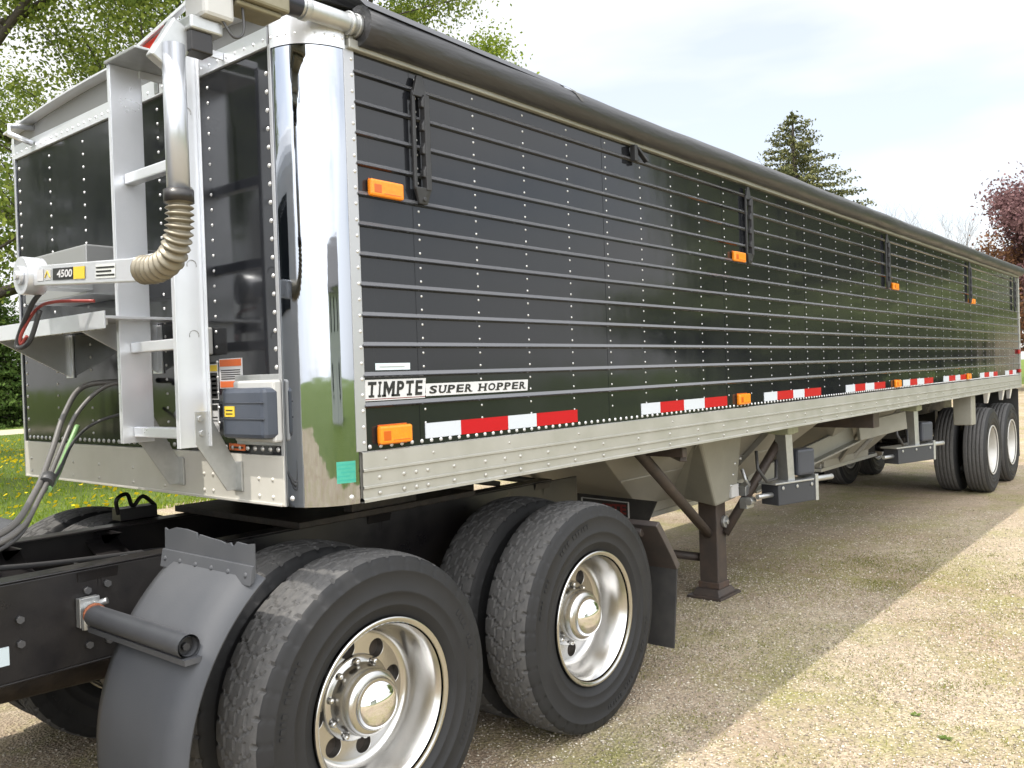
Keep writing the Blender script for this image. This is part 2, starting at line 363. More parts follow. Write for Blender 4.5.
# rear end
mb = MB(); mb.box(L, L + .06, -.012, W + .012, ZB, ZT); mb.box(L + .06, L + .08, .1, W - .1, ZR, ZT - .1)
part(mb, 'rear_frame', [rail_al], .004)
# top rail and front cap
for s in (0, 1):
    mb = MB(); sg = -1 if s == 0 else 1; y0 = 0 if s == 0 else W
    ya, yb = sorted((y0 + sg * .022, y0 - sg * .05)); mb.box(RC, L, ya, yb, ZT - .002, ZT + .032)
    ya, yb = sorted((y0 + sg * .012, y0 - sg * .05)); mb.box(RC, L, ya, yb, ZT + .032, ZT + .075)
    part(mb, 'top_rail', rail_al, .004)
def archz(y): return 2.918 + .062 * max(0, 1 - ((y - 1.22) / 1.15) ** 2)
mb = MB()
ys = np.linspace(RC, W - RC, 25)
poly = [(y, ZT + .002) for y in ys] + [(y, archz(y)) for y in reversed(ys)]
mb.prism(poly, (-.006, 0, 0), (0, 1, 0), (0, 0, 1), (.012, 0, 0), 0)
# lower flange, lighter, with rivets
mb.box(-.013, -.006, RC, W - RC, ZT + .004, ZT + .068, 1)
y = RC + .02
while y < W - RC: mb.dome((-.013, y, ZT + .028), (-1, 0, 0), .006, .004, 1); y += .055
# overhanging top lip
for a, b in zip(ys[:-1], ys[1:]):
    mb.hexa([(-.06, a, archz(a)), (.12, a, archz(a)), (.12, b, archz(b)), (-.06, b, archz(b))], [(-.06, a, archz(a) + .008), (.12, a, archz(a) + .008), (.12, b, archz(b) + .008), (-.06, b, archz(b) + .008)], 1)
# rounded corner bands
for s in (0, 1):
    V = []; n = 12
    for i in range(n + 1):
        t = math.pi / 2 * i / n; x = RC - RC * math.cos(t) - .008; y = RC - RC * math.sin(t) - .008
        if s: y = W - y
        V += [(x, y, ZT - .006), (x, y, archz(RC))]
    mb.add(V, [(2 * i, 2 * i + 2, 2 * i + 3, 2 * i + 1) for i in range(n)], 1, True)
    for i in range(9):
        t = math.pi / 2 * (i + .5) / 9; x = RC - (RC + .008) * math.cos(t); y = RC - (RC + .008) * math.sin(t); nn = (-math.cos(t), -math.sin(t) * (1 if not s else -1), 0)
        mb.dome((x, W - y if s else y, ZT + .028), nn, .006, .004, 1)
part(mb, 'front_cap', [mat('cap_grey', (.24, .24, .235), .5, .2), bright_al])
mb = MB(); mb.tube([(-.005, 2.05, 2.93), (-.1, 2.08, 2.925), (-.115, 2.05, 2.88), (-.02, 2.03, 2.85)], .014, 8); part(mb, 'grab_hook', bright_al)
# tarp: sheet over bows, roll along the near side, end flap
def roofz(y): return 2.955 + .17 * (1 - ((y - 1.22) / 1.25) ** 2)
mb = MB(); xs = np.linspace(.24, L + .03, 40); yy = np.linspace(-.03, W + .02, 15); V = []; F = []
for i, x in enumerate(xs):
    for y in yy: V.append((x, y, roofz(y) - .02 * math.sin(i * 1.6) ** 2 * (1 - abs(y - 1.22) / 1.3)))
for i in range(39):
    for j in range(14): F.append((i * 15 + j, i * 15 + j + 1, i * 15 + j + 16, i * 15 + j + 15))
mb.add(V, F, 0, True); part(mb, 'tarp_sheet', tarp_m)
mb = MB(); pts = []; rad = []
for i in range(120):
    x = .215 + (L + .03 - .215) * i / 119; k = max(0, 1 - (x - .2) / 1.2)
    pts.append((x, -.028 + .002 * math.sin(x * 3.1), 2.893 + .002 * math.sin(x * 1.7 + 1) - .004 * math.sin(math.pi * (x % 3) / 3)))
    rad.append(.062 + .0012 * math.sin(x * 5.3) + .0008 * math.sin(x * 13) + .006 * k)
mb.tube(pts, rad, 16)
V = []; F = []                                     # loose flat wrap near the front end
for i in range(10):
    x = .20 + .13 * i; q = 1 - i / 10
    V += [(x, -.075 - .012 * q, 2.925 + .015 * q), (x, -.03 - .01 * q, 2.966 + .02 * q), (x, .08, 2.985 + .04 * q), (x, .16, 3.0 + .03 * q)]
for i in range(9):
    for j in range(3): F.append((i * 4 + j, i * 4 + j + 1, i * 4 + j + 5, i * 4 + j + 4))
mb.add(V, F, 0, True)
o = part(mb, 'tarp_roll', tarp_m)
mb = MB(); V = []
for i in range(7):
    t = R(95 + 14 * i)
    for k in (-1, 1): V.append((1.40 + .05 * (i - 3) / 3 + k * (.012 + .006 * (i % 2)), -.028 + .0655 * math.cos(t), 2.893 + .0655 * math.sin(t)))
mb.add(V, [(2 * i, 2 * i + 2, 2 * i + 3, 2 * i + 1) for i in range(6)], 0, True); sub(mb, 'worn_patch', mat('scuffed_vinyl', (.075, .073, .07), .55), o)
# tarp end cap over the front
mb = MB(); V = []; yy = np.linspace(.0, W, 17)
for y in yy:
    z = 2.945 + .14 * (1 - ((y - 1.22) / 1.25) ** 2); V += [(.02, y, archz(min(max(y, RC), W - RC)) + .006), (.10, y, z), (.26, y, z + .012)]
F = []
for i in range(16):
    for j in range(2): F.append((i * 3 + j, i * 3 + j + 1, i * 3 + j + 4, i * 3 + j + 3))
mb.add(V, F, 0, True); part(mb, 'tarp_end_cap', mat('grey_end_cap', (.14, .14, .14), .5))
# red panel with white frame on the cap, behind the ladder
mb = MB(); P4 = [(.885, 2.948), (.650, 2.897), (.650, 2.990), (.855, 2.966)]
mb.prism([(-a, b) for a, b in P4], (-.094, 0, 0), (0, -1, 0), (0, 0, 1), (-.006, 0, 0), 0)
mb.bar((-.10, .93, 2.957), (-.10, .50, 3.03), .022, .013, mi=1); mb.bar((-.10, .93, 2.946), (-.10, .62, 2.889), .022, .011, mi=1); mb.bar((-.10, .64, 2.893), (-.10, .64, 3.0), .03, .02, up=(1, 0, 0), mi=2); mb.bar((-.10, .64, 2.93), (.0, .64, 2.93), .02, .02, mi=2)
part(mb, 'cap_reflector', [redlens, bright_al, dark_frame], .002)
# marker lights
def marker(x0, x1, z0, z1, name='marker_light'):
    x1 -= .016; mb = MB(); mb.box(x0, x1, -.026, -.002, z0, z1, 0); o = part(mb, name, amber, .008)
    mb = MB(); mb.box(x0 + .008, x1 - .008, -.003, .0, z0 - .004, z1 + .004); mb.box(x0 + .014, x0 + .048, -.0268, -.024, z0 + .012, z1 - .018); mb.box(x0 + .058, x1 - .014, -.0266, -.024, z0 + .010, z0 + .014)
    sub(mb, 'reflector_insert', amber_dark, o, .002)
for x in (.25, 3.10, 6.28, 9.3): marker(x, x + .172, 2.325, 2.385)
for x in (.255, 3.11, 6.28, 9.0): marker(x, x + .170, 1.463, 1.527)
mb = MB(); mb.box(L - .14, L - .04, -.03, 0, 1.74, 1.80); part(mb, 'red_marker_light', redlens, .008)
mb = MB(); mb.box(L - .12, L - .03, -.03, 0, 1.48, 1.53); part(mb, 'red_marker_light', redlens, .008)
# reflective tape
TAPE = [(.494, .686, 0), (.686, .970, 1), (.970, 1.160, 0), (1.160, 1.462, 1), (2.017, 2.206, 0), (2.206, 2.46, 1), (2.46, 2.70, 0), (2.70, 2.985, 1), (3.514, 3.72, 0), (3.72, 3.99, 1), (3.99, 4.19, 0), (4.19, 4.51, 1),
        (5.04, 5.25, 0), (5.25, 5.5, 1), (5.5, 5.73, 0), (5.73, 6.03, 1), (6.56, 6.78, 0), (6.78, 7.02, 1), (7.02, 7.26, 0), (7.26, 7.59, 1), (8.0, 8.22, 0), (8.22, 8.5, 1), (8.5, 8.72, 0), (8.72, 8.98, 1), (9.7, 9.93, 0), (9.93, 10.2, 1), (10.2, 10.45, 0), (10.45, 10.7, 1), (11.2, 11.45, 0), (11.45, 11.7, 1), (11.7, 11.95, 0)]
for i in range(0, len(TAPE), 4):
    mb = MB()
    for a, b, c in TAPE[i:i + 4]: mb.box(a, b - .001, -.0026, 0, 1.466, 1.522, c)
    part(mb, 'reflective_tape', [t_white, t_red])
# tarp latch straps (black vertical hangers)
def hanger(x):
    mb = MB(); z0, z1 = 2.345, 2.765
    mb.box(x - .040, x - .024, -.026, -.014, z0 + .03, z1 - .03); mb.box(x + .008, x + .034, -.040, -.014, z0 + .03, z1 - .04)
    mb.hexa([(x - .040, -.030, z1 - .05), (x + .034, -.030, z1 - .05), (x + .034, -.014, z1 - .05), (x - .040, -.014, z1 - .05)], [(x - .012, -.026, z1 + .03), (x + .016, -.026, z1 + .03), (x + .016, -.014, z1 + .03), (x - .012, -.014, z1 + .03)])
    mb.hexa([(x - .018, -.026, z0 - .02), (x + .022, -.026, z0 - .02), (x + .022, -.014, z0 - .02), (x - .018, -.014, z0 - .02)], [(x - .040, -.030, z0 + .04), (x + .034, -.040, z0 + .04), (x + .034, -.014, z0 + .04), (x - .040, -.014, z0 + .04)])
    for k in range(4): mb.hexa([(x - .002, -.034, z0 + .08 + k * .085), (x + .010, -.038, z0 + .075 + k * .085), (x + .010, -.014, z0 + .075 + k * .085), (x - .002, -.014, z0 + .08 + k * .085)], [(x - .002, -.034, z0 + .10 + k * .085), (x + .010, -.038, z0 + .125 + k * .085), (x + .010, -.014, z0 + .125 + k * .085), (x - .002, -.014, z0 + .10 + k * .085)])
    mb.cyl((x + .004, -.034, z0 - .002), (x + .004, -.014, z0 - .002), .009)
    part(mb, 'tarp_hold_down', blackplast, .003)
for x in (.50, 3.31, 6.12, 9.2, 11.85): hanger(x)
mb = MB(); mb.box(1.97, 2.0, -.04, -.01, 2.73, 2.81); mb.bar((2.0, -.03, 2.80), (2.06, -.05, 2.735), .03, .012); part(mb, 'tarp_hook', blackplast, .003)
# decals
mb = MB(); quad_plate(mb, (.262, -.0005, 1.722), (1, 0, 0), (0, 0, 1), .165, .024, .0016, 0); quad_plate(mb, (.28, -.0012, 1.731), (1, 0, 0), (0, 0, 1), .12, .004, .0016, 1); part(mb, 'small_sticker', [d_blue, galv])
mb = MB(); sh = .12
mb.prism([(0, 0), (.292, 0), (.300, .073), (.008, .073)], (.205, -.0004, 1.616), (1, 0, 0), (0, 0, 1), (0, -.0018, 0), 0)
mb.box(.21, .497, -.003, -.0022, 1.620, 1.6225, 2)
slab_text(mb, 'TIMPTE', (.214, -.0023, 1.628), (1, 0, 0), (0, 0, 1), .054, .272, .12, .034, 1)
part(mb, 'name_decal', [d_white, d_black, d_red])
mb = MB(); mb.prism([(0, 0), (.600, 0), (.606, .046), (0, .046)], (.503, -.0004, 1.622), (1, 0, 0), (0, 0, 1), (0, -.0018, 0), 0)
slab_text(mb, 'SUPER HOPPER', (.513, -.0023, 1.630), (1, 0, 0), (0, 0, 1), .030, .578, .25, .03, 1)
part(mb, 'model_decal', [d_white, d_black])
# teal sticker and bolt on the polished corner
mb = MB(); V = []
for i in range(7):
    t = R(62 + 3.6 * i); 
    for z in (1.345, 1.418): V.append((RC - (RC + .0055) * math.cos(t), RC - (RC + .0055) * math.sin(t), z))
mb.add(V, [(2 * i, 2 * i + 2, 2 * i + 3, 2 * i + 1) for i in range(6)], 0)
for q, (a, b) in enumerate(((0, 6), (0, 4), (1, 6), (0, 5), (0, 6))):
    V = []
    for i in range(a, b + 1):
        t = R(63 + 3.3 * i)
        for z in (1.353 + q * .013, 1.3575 + q * .013): V.append((RC - (RC + .0062) * math.cos(t), RC - (RC + .0062) * math.sin(t), z))
    mb.add(V, [(2 * i, 2 * i + 2, 2 * i + 3, 2 * i + 1) for i in range(b - a)], 1)
part(mb, 'inspection_sticker', [d_green, mat('sticker_print', (.03, .30, .24), .5)])
for a, z in ((78, 1.295), (12, 1.30)):
    mb = MB(); t = R(a); mb.dome((RC - (RC + .004) * math.cos(t), RC - (RC + .004) * math.sin(t), z), (-math.cos(t), -math.sin(t), 0), .010, .007); part(mb, 'corner_bolt', rivet_m)

# front ladder ---------------------------------------------------------------
XA, XB, YL, YR = -.24, -.12, .81, .438
lad = MB(); lad.box(XA, XB, YL, YL + .004, 1.486, 2.86); lad = part(lad, 'ladder', bright_al)
def channel(yw, s, z0, z1):
    mb = MB(); y0, y1 = sorted((yw + s * .0045, yw + s * .0)); mb.box(XA, XB, y0, y1, z0, z1)
    for x0, x1 in ((XA, XA + .005), (XB - .005, XB)):
        a, b = sorted((yw + s * .0046, yw + s * (.022 if s > 0 else .022))); mb.box(x0, x1, a, b, z0, z1)
    return mb
sub(channel(YL - .001, 1, 1.4862, 2.8598), 'rail', bright_al, lad, .0015)
mb = channel(YR, -1, 1.478, 2.84)
for z in (2.62, 2.35, 2.10, 1.86): 
    for k in range(7):
        a = R(-20 + 220 * k / 7); a2 = R(-20 + 220 * (k + 1) / 7)
        mb.bar((-.165 + .018 * math.cos(a), YR - .006, z + .018 * math.sin(a)), (-.165 + .018 * math.cos(a2), YR - .006, z + .018 * math.sin(a2)), .003, .003, up=(0, 1, 0), mi=1)
sub(mb, 'rail', [bright_al, mat('weld_mark', (.4, .4, .41), .5, .6)], lad, .0015)  # grey arcs are weld marks on the rail
for k in range(5):
    z = 1.526 + .308 * k
    if z > 2.6: break
    mb = MB(); mb.box(-.20, -.16, YR + .002, YL - .002, z - .019, z + .019); sub(mb, 'rung', bright_al, lad, .004)
mb = MB(); mb.box(-.25, -.02, .60, YL + .02, 2.862, 2.872); mb.bar((-.05, YL + .02, 2.868), (-.05, YL + .02, 2.80), .03, .006, up=(1, 0, 0)); sub(mb, 'top_plate', galv, lad, .002)
for y in (YR - .006, YL + .012):
    mb = MB(); mb.prism([(-.175, 1.60), (-.125, 1.60), (-.03, 1.425), (-.016, 1.405), (-.016, 1.315), (-.06, 1.315), (-.175, 1.49)], (0, y, 0), (1, 0, 0), (0, 0, 1), (0, .006, 0), 0)
    mb.box(-.022, -.013, y - .03, y + .03, 1.31, 1.415)
    for x, z in ((-.155, 1.575), (-.15, 1.525)): mb.cyl((x, y - .007, z), (x, y + .013, z), .012, n=6)
    sub(mb, 'lower_bracket', galv, lad, .002)
for y in (YR, YL): 
    mb = MB(); mb.box(XB - .01, -.014, y - .006, y + .004, 2.835, 2.862); sub(mb, 'upper_bracket', bright_al, lad, .002)
# tarp arm: pivot, arm, spring, riser, gear motor, drive tube --------------------
XM = -.45
arm = MB(); arm.bar((XM, .96, 2.095), (XM, .19, 2.04), .035, .070, mi=0); arm = part(arm, 'tarp_arm', bright_al, .003)
mb = MB(); mb.cyl((XM - .035, 1.02, 2.10), (XM + .035, 1.02, 2.10), .068, n=28); mb.cyl((XM - .055, 1.02, 2.10), (XM - .035, 1.02, 2.10), .016, n=8); mb.cyl((XM - .046, 1.02, 2.10), (XM - .035, 1.02, 2.10), .034, n=20); sub(mb, 'pivot_disc', bright_al, arm, .002)
AX = Vector((0, -.725, -.05)).normalized(); AY = Vector((0, 0, 1)); AY = (AY - AX * AY.dot(AX)).normalized(); AO = Vector((XM - .0185, .96, 2.095))
def arm_plate(mb, s, t, w_, h_, mi, lift): quad_plate(mb, AO + AX * s + AY * t + Vector((-lift, 0, 0)), AX, AY, w_, h_, .001, mi)
mb = MB()
arm_plate(mb, .04, -.02, .05, .04, 0, 0); arm_plate(mb, .10, -.018, .05, .036, 1, 0); arm_plate(mb, .165, -.02, .24, .04, 2, 0); arm_plate(mb, .325, -.02, .08, .04, 3, .0012); arm_plate(mb, .48, -.022, .13, .044, 4, 0)
text_geo(mb, '4500', AO + AX * .20 + AY * -.012 + Vector((-.0013, 0, 0)), AX, AY, .026, 0, .115, .15, .03)
for k, (a, b) in enumerate(((.485, .12), (.485, .1), (.485, .12))): arm_plate(mb, a, -.015 + k * .012, b, .005, 2, .0012)
mb.bar(AO + AX * .105 + AY * -.01 + Vector((-.0025, 0, 0)), AO + AX * .125 + AY * .012 + Vector((-.0025, 0, 0)), .004, .002, up=(1, 0, 0), mi=3); mb.bar(AO + AX * .125 + AY * .012 + Vector((-.0025, 0, 0)), AO + AX * .145 + AY * -.01 + Vector((-.0025, 0, 0)), .004, .002, up=(1, 0, 0), mi=3)
sub(mb, 'arm_decal', [d_white, mat('grey_decal', (.5, .5, .48), .4), d_black, d_yellow, mat('pale_decal', (.6, .62, .6), .4)], arm)
mb = MB(); C0 = Vector((XM, .235, 2.045)); pts = []; rad = []
ctrl = [Vector((XM, .215, 2.042)), Vector((XM, .135, 2.038)), Vector((XM, .055, 2.06)), Vector((XM, .012, 2.115)), Vector((XM, .0, 2.17)), Vector((XM, .0, 2.225))]
pp = crom(ctrl, 24)
for i, p in enumerate(pp): pts.append(p); rad.append(.039 + .006 * math.sin(i * 2 * math.pi / 7.5) - .006 * i / len(pp))
mb.tube(pts, rad, 18); sub(mb, 'spring_knuckle', beige_coil, arm)
mb = MB(); mb.cyl((XM, .0, 2.21), (XM, .001, 2.245), .042, n=18); sub(mb, 'spring_clamp', dark_frame, arm)
mb = MB(); mb.tube([(XM, .0, 2.23), (XM + .005, .01, 2.66)], .032, 20); sub(mb, 'riser_tube', tube_al, arm)
# motor assembly
mot = MB(); mot.box(-.375, -.275, -.045, .065, 2.755, 2.98); mot = part(mot, 'tarp_motor', boxlight, .012)
mb = MB(); mb.bar((-.475, .03, 2.60), (-.40, .03, 2.725), .085, .035, up=(0, 1, 0)); mb.box(-.405, -.30, -.02, .06, 2.715, 2.755); sub(mb, 'motor_bracket', galv, mot, .006)
mb = MB(); mb.box(-.40, -.33, -.01, .05, 2.655, 2.716); sub(mb, 'bracket_clamp', dark_frame, mot, .004)
mb = MB(); mb.box(-.285, -.09, -.065, .075, 2.832, 2.98); mb.box(-.27, -.11, -.05, .05, 2.815, 2.832); sub(mb, 'gearbox', olive, mot, .010)
mb = MB(); mb.cyl((-.325, -.049, 2.87), (-.325, -.045, 2.87), .02, n=10); mb.cyl((-.60, .03, 2.93), (-.375, .03, 2.93), .055, n=20); sub(mb, 'motor_can', blackplast, mot)
mb = MB(); mb.tube(crom([Vector(q) for q in ((-.31, -.03, 2.76), (-.28, -.04, 2.715), (-.245, -.04, 2.74), (-.24, -.03, 2.83))], 5), .004, 6); sub(mb, 'motor_wire', hose_blk, mot)
mb = MB(); mb.cyl((-.10, -.01, 2.893), (-.02, -.012, 2.893), .037, n=20); part(mb, 'drive_coupling', mat('blue_black_sleeve', (.02, .022, .035), .3), .003)
mb = MB(); mb.cyl((-.02, -.012, 2.893), (.225, -.02, 2.893), .032, n=24); mb.cyl((-.01, -.012, 2.893), (.012, -.012, 2.893), .039, n=24); mb.cyl((.17, -.02, 2.893), (.185, -.02, 2.893), .040, n=24); mb.cyl((.20, -.02, 2.893), (.215, -.02, 2.893), .040, n=24); part(mb, 'drive_tube', galv, .002)
# pivot post and grey box
mb = MB(); mb.box(-.20, -.004, 1.14, 1.72, 2.06, 2.255); part(mb, 'pivot_housing', mat('housing_grey', (.38, .385, .385), .45, .6), .006)
mb = MB(); mb.box(-.43, -.20, 1.08, 1.20, 2.07, 2.13); part(mb, 'pivot_arm_base', galv, .004)
# catwalk
cw = MB(); cw.box(-.32, -.02, .74, 2.30, 1.935, 1.945); cw.box(-.326, -.32, .74, 2.30, 1.90, 1.962); cw = part(cw, 'catwalk', bright_al, .001)
mb = MB()
for k in range(28): mb.box(-.318, -.31, .78 + k * .054, .81 + k * .054, 1.898, 1.916)
mb.box(-.319, -.309, .75, 2.29, 1.912, 1.935); sub(mb, 'grip_strip', boxlight, cw)
for y in (.97, 1.75):
    mb = MB(); mb.prism([(-.30, 1.934), (-.30, 1.90), (-.004, 1.74), (-.004, 1.934)], (0, y, 0), (1, 0, 0), (0, 0, 1), (0, .006, 0)); mb.box(-.01, -.003, y - .03, y + .04, 1.74, 1.93); sub(mb, 'gusset', bright_al, cw, .001)
# document box and decals on the front panel
bx = MB(); bx.box(-.088, -.020, .160, .410, 1.503, 1.675); bx = part(bx, 'document_box', boxgrey, .016)
mb = MB(); mb.box(-.045, -.010, .162, .40, 1.49, 1.70); sub(mb, 'box_end', boxlight, bx, .008)
mb = MB(); mb.box(-.0105, -.003, .178, .44, 1.475, 1.72); sub(mb, 'backing_plate', galv, bx, .003)
mb = MB(); mb.box(-.0905, -.084, .158, .412, 1.567, 1.573); mb.box(-.0905, -.084, .158, .412, 1.622, 1.627); sub(mb, 'lid_ridge', mat('dark_slate', (.03, .035, .045), .4), bx, .002)
mb = MB(); mb.box(-.0905, -.0875, .325, .385, 1.578, 1.614, 0); mb.box(-.0912, -.0904, .335, .375, 1.586, 1.590, 1); mb.box(-.0912, -.0904, .335, .375, 1.598, 1.602, 1); sub(mb, 'box_label', [d_yellow, d_black], bx)
def fr_decal(y1, y0, z0, z1, mats, rows):
    mb = MB(); mb.box(-.0045, -.002, y0, y1, z0, z1, 0)
    for (a, b, c, d, mi) in rows: mb.box(-.0055, -.0044, y0 + (y1 - y0) * a, y0 + (y1 - y0) * b, z0 + (z1 - z0) * c, z0 + (z1 - z0) * d, mi)
    part(mb, 'warning_decal', mats)
txt = [(.08, .92, .30 + k * .072, .335 + k * .072, 2) for k in range(5)]
fr_decal(.545, .40, 1.675, 1.782, [d_white, d_orange, d_black], [(.03, .97, .74, .97, 1), (.03, .97, .03, .24, 1)] + txt)
fr_decal(.640, .556, 1.635, 1.765, [d_white, d_yellow, d_black], [(.04, .96, .80, .97, 1), (.04, .96, .03, .76, 2)] + [(.12, .88, .10 + k * .13, .16 + k * .13, 0) for k in range(5)])
fr_decal(.640, .560, 1.515, 1.62, [d_white, d_white, d_black], [(.06, .94, .76, .96, 2), (.1, .8, .5, .54, 2), (.1, .9, .38, .42, 2)])
fr_decal(.50, .40, 1.452, 1.476, [d_orange, d_orange, d_black], [(.1, .9, .3, .6, 2)])
# gladhand plate
mb = MB(); mb.box(-.03, -.003, .60, .72, 1.535, 1.71, 0); gp = part(mb, 'gladhand_plate', boxlight, .004)
mb = MB(); mb.cyl((-.03, .685, 1.67), (-.08, .685, 1.67), .024, n=12); mb.cyl((-.075, .685, 1.65), (-.075, .685, 1.70), .018, n=12); sub(mb, 'gladhand', mat('red_cast', (.30, .02, .02), .4), gp, .003)
mb = MB(); mb.cyl((-.03, .65, 1.60), (-.09, .65, 1.60), .026, n=12); mb.cyl((-.08, .65, 1.58), (-.08, .71, 1.585), .018, n=12); sub(mb, 'gladhand', blackplast, gp, .003)
mb = MB(); mb.box(-.06, -.003, .58, .74, 1.80, 1.90, 0); part(mb, 'valve_box', boxlight, .006)
mb = MB(); mb.box(-.05, -.003, .62, .71, 1.73, 1.775, 0); part(mb, 'lamp_socket', galv, .004)

# ---- wheels ---------------------------------------------------------------------
def tyre_mesh(drive=True):
    mb = MB(); n = 320; RO = .538; SQ = (.538 - .318) / (.55 - .318)
    half = [(-.100, .302), (-.120, .318), (-.131, .352), (-.1345, .355), (-.1345, .360), (-.133, .364), (-.1385, .40), (-.1412, .403), (-.1415, .411), (-.1390, .415), (-.1405, .445), (-.1365, .478), (-.1385, .481), (-.1382, .487), (-.1352, .491), (-.1295, .515), (-.1215, .532)]
    tw = .111; ny = 27; ty = np.linspace(-tw, tw, ny)
    half = [(d * .955, .318 + (r - .318) * SQ) for d, r in half]; prof = [(d, r, 0) for d, r in half] + [(y, RO - .012 * (abs(y) / tw) ** 3, 1) for y in ty] + [(-d, r, 0) for d, r in reversed(half)]
    k = len(prof); V = np.zeros((n, k, 3)); pitch = 320 // 8 * 8
    for i in range(n):
        t = 2 * math.pi * i / n
        for j, (d, r, tr_) in enumerate(prof):
            if tr_:
                a = abs(d) / tw; ph = (i % 8)
                if drive:
                    if a > .80: r -= .011 if (i + (4 if d > 0 else 0)) % 8 == 0 else 0
                    else:
                        zz = .012 * (1 if (i // 4) % 2 else -1)
                        if min(abs(d - zz * .5 - c) for c in (-.052, 0, .052)) < .0052: r -= .009
                        elif (i + int(abs(d) * 60)) % 8 == 0 and .1 < a: r -= .006
                else:
                    if min(abs(abs(d) - c) for c in (.022, .064)) < .0052: r -= .012
            elif j in (14, 15) or k - 1 - j in (14, 15):
                if drive and (i + (4 if d > 0 else 0)) % 8 == 0: r -= .007
            V[i, j] = (r * math.cos(t), d, r * math.sin(t))
    F = []; mi = []
    for i in range(n):
        i2 = (i + 1) % n
        for j in range(k - 1):
            F.append((i * k + j, i * k + j + 1, i2 * k + j + 1, i2 * k + j)); mi.append(1 if prof[j][2] and prof[j + 1][2] else 0)
    mb.v = [tuple(p) for p in V.reshape(-1, 3)]; mb.f = F; mb.m = mi; mb.s = [q == 0 for q in mi]
    # raised sidewall marks
    for k_ in range(2):
            a0 = math.pi * k_ + .25
            for q in (0, 1, 2, 3, 4, 5, 7, 8, 9, 10, 16, 17, 18, 20, 21, 22, 23):
                a = a0 + q * .052
                for s in (-1, 1): mb.obox((.445 * math.cos(a), s * .1345, .445 * math.sin(a)), (-(.010 + .006 * (q % 2)) * math.sin(a), 0, (.010 + .006 * (q % 2)) * math.cos(a)), (0, .003, 0), (.020 * math.cos(a), 0, .020 * math.sin(a)), 0)
    return mb
def rim_mesh():
    mb = MB(); HN = 8
    prof = [(-.112, .300), (-.126, .312), (-.129, .322), (-.125, .3275), (-.117, .326)]          # outer lip
    mb.lathe(prof, n=72, mi=0)
    inner = [(-.125, .3135), (-.112, .300), (-.098, .292), (-.090, .286), (-.060, .280), (-.045, .272), (.012, .262), (.032, .254), (.043, .240), (.045, .232)]
    mb.lathe(inner, n=72, mi=0); mb.lathe([(-.1, .318), (.1, .318)], n=48, mi=0)
    # disc with hand holes
    bm = bmesh.new(); edges = []
    def circ(cx, cz, r, n, y=.045):
        vs_ = [bm.verts.new((cx + r * math.cos(2 * math.pi * i / n), y, cz + r * math.sin(2 * math.pi * i / n))) for i in range(n)]
        return [bm.edges.new((vs_[i], vs_[(i + 1) % n])) for i in range(n)]
    edges += circ(0, 0, .232, 72) + circ(0, 0, .10, 40)
    holes = [(.193 * math.cos(2 * math.pi * (i + .3) / HN), .193 * math.sin(2 * math.pi * (i + .3) / HN)) for i in range(HN)]
    for cx, cz in holes: edges += circ(cx, cz, .0375, 24)
    bmesh.ops.triangle_fill(bm, use_beauty=True, use_dissolve=False, edges=edges)
    bm.verts.index_update(); mb.add([v.co.copy() for v in bm.verts], [tuple(v.index for v in f.verts) for f in bm.faces], 0); bm.free()
    for cx, cz in holes: mb.lathe([(.045, .0375), (.047, .0366), (.052, .0362), (.078, .0362)], (cx, 0, cz), 24, 0)
    mb.lathe([(.078, .0), (.078, .23)], n=32, mi=1)
    return mb
def hub_mesh():
    mb = MB()
    mb.lathe([(.045, .155), (.034, .1535), (.028, .150), (.026, .112)], n=48, mi=0)     # hub flange ring
    for i in range(10):
        a = 2 * math.pi * i / 10; c = (.138 * math.cos(a), .026, .138 * math.sin(a))
        mb.lathe([(.024, .0135), (.016, .0125), (.008, .0115), (.004, .008), (.003, 0)], (c[0], 0, c[2]), 8, 0)
    mb.lathe([(.025, .128), (-.020, .124), (-.052, .118), (-.066, .106), (-.068, .094)], n=48, mi=0)
    cap = [(-.064 - .062 * math.sin(R(a)) , .094 * math.cos(R(a))) for a in range(0, 91, 9)]
    mb.lathe(cap, n=48, mi=1)
    return mb
def plain_hub_mesh():
    mb = MB(); mb.lathe([(.045, .150), (.03, .145), (.028, .10), (-.05, .085), (-.06, .07), (-.062, 0)], n=32, mi=0)
    for i in range(10):
        a = 2 * math.pi * i / 10; mb.lathe([(.04, .018), (.0, .016), (-.006, 0)], (.167 * math.cos(a), 0, .167 * math.sin(a)), 6, 0)
    return mb
def own(mb, name, mats, k=1):
    o = mb.build(name, mats); me = o.data
    for v in me.vertices: v.co.x *= k; v.co.z *= k
    bpy.data.objects.remove(o); return me
ty_drive = own(tyre_mesh(True), 'tyre', [rubber, tread]); ty_trail = own(tyre_mesh(False), 'tyre', [rubber, tread])
rim_me = own(rim_mesh(), 'rim', [wheel_al, grease], .957); hub_me = own(hub_mesh(), 'hub', [wheel_al, chrome_cap]); rim_me2 = own(rim_mesh(), 'rim', [wheel_white, grease], .957); hub_me2 = own(plain_hub_mesh(), 'hub', [wheel_white])
def wheel(th, x, y, side, drive, outer, spin=0):
    """side -1 = near (outer face toward -y), +1 = far"""
    o = bpy.data.objects.new('wheel', None); COL.objects.link(o); o.parent = th; o.location = Vector((x, y, .533)) - th.location
    face = side if outer else -side
    o.rotation_euler = (0, spin, 0) if face < 0 else (0, spin, math.pi)
    for nm, me in (('tyre', ty_drive if drive else ty_trail), ('rim', rim_me if drive else rim_me2)):
        q = bpy.data.objects.new(nm, me); COL.objects.link(q); q.parent = o
    if outer:
        q = bpy.data.objects.new('hub', hub_me if drive else hub_me2); COL.objects.link(q); q.parent = o
    return o
TX = (10.56, 11.80)
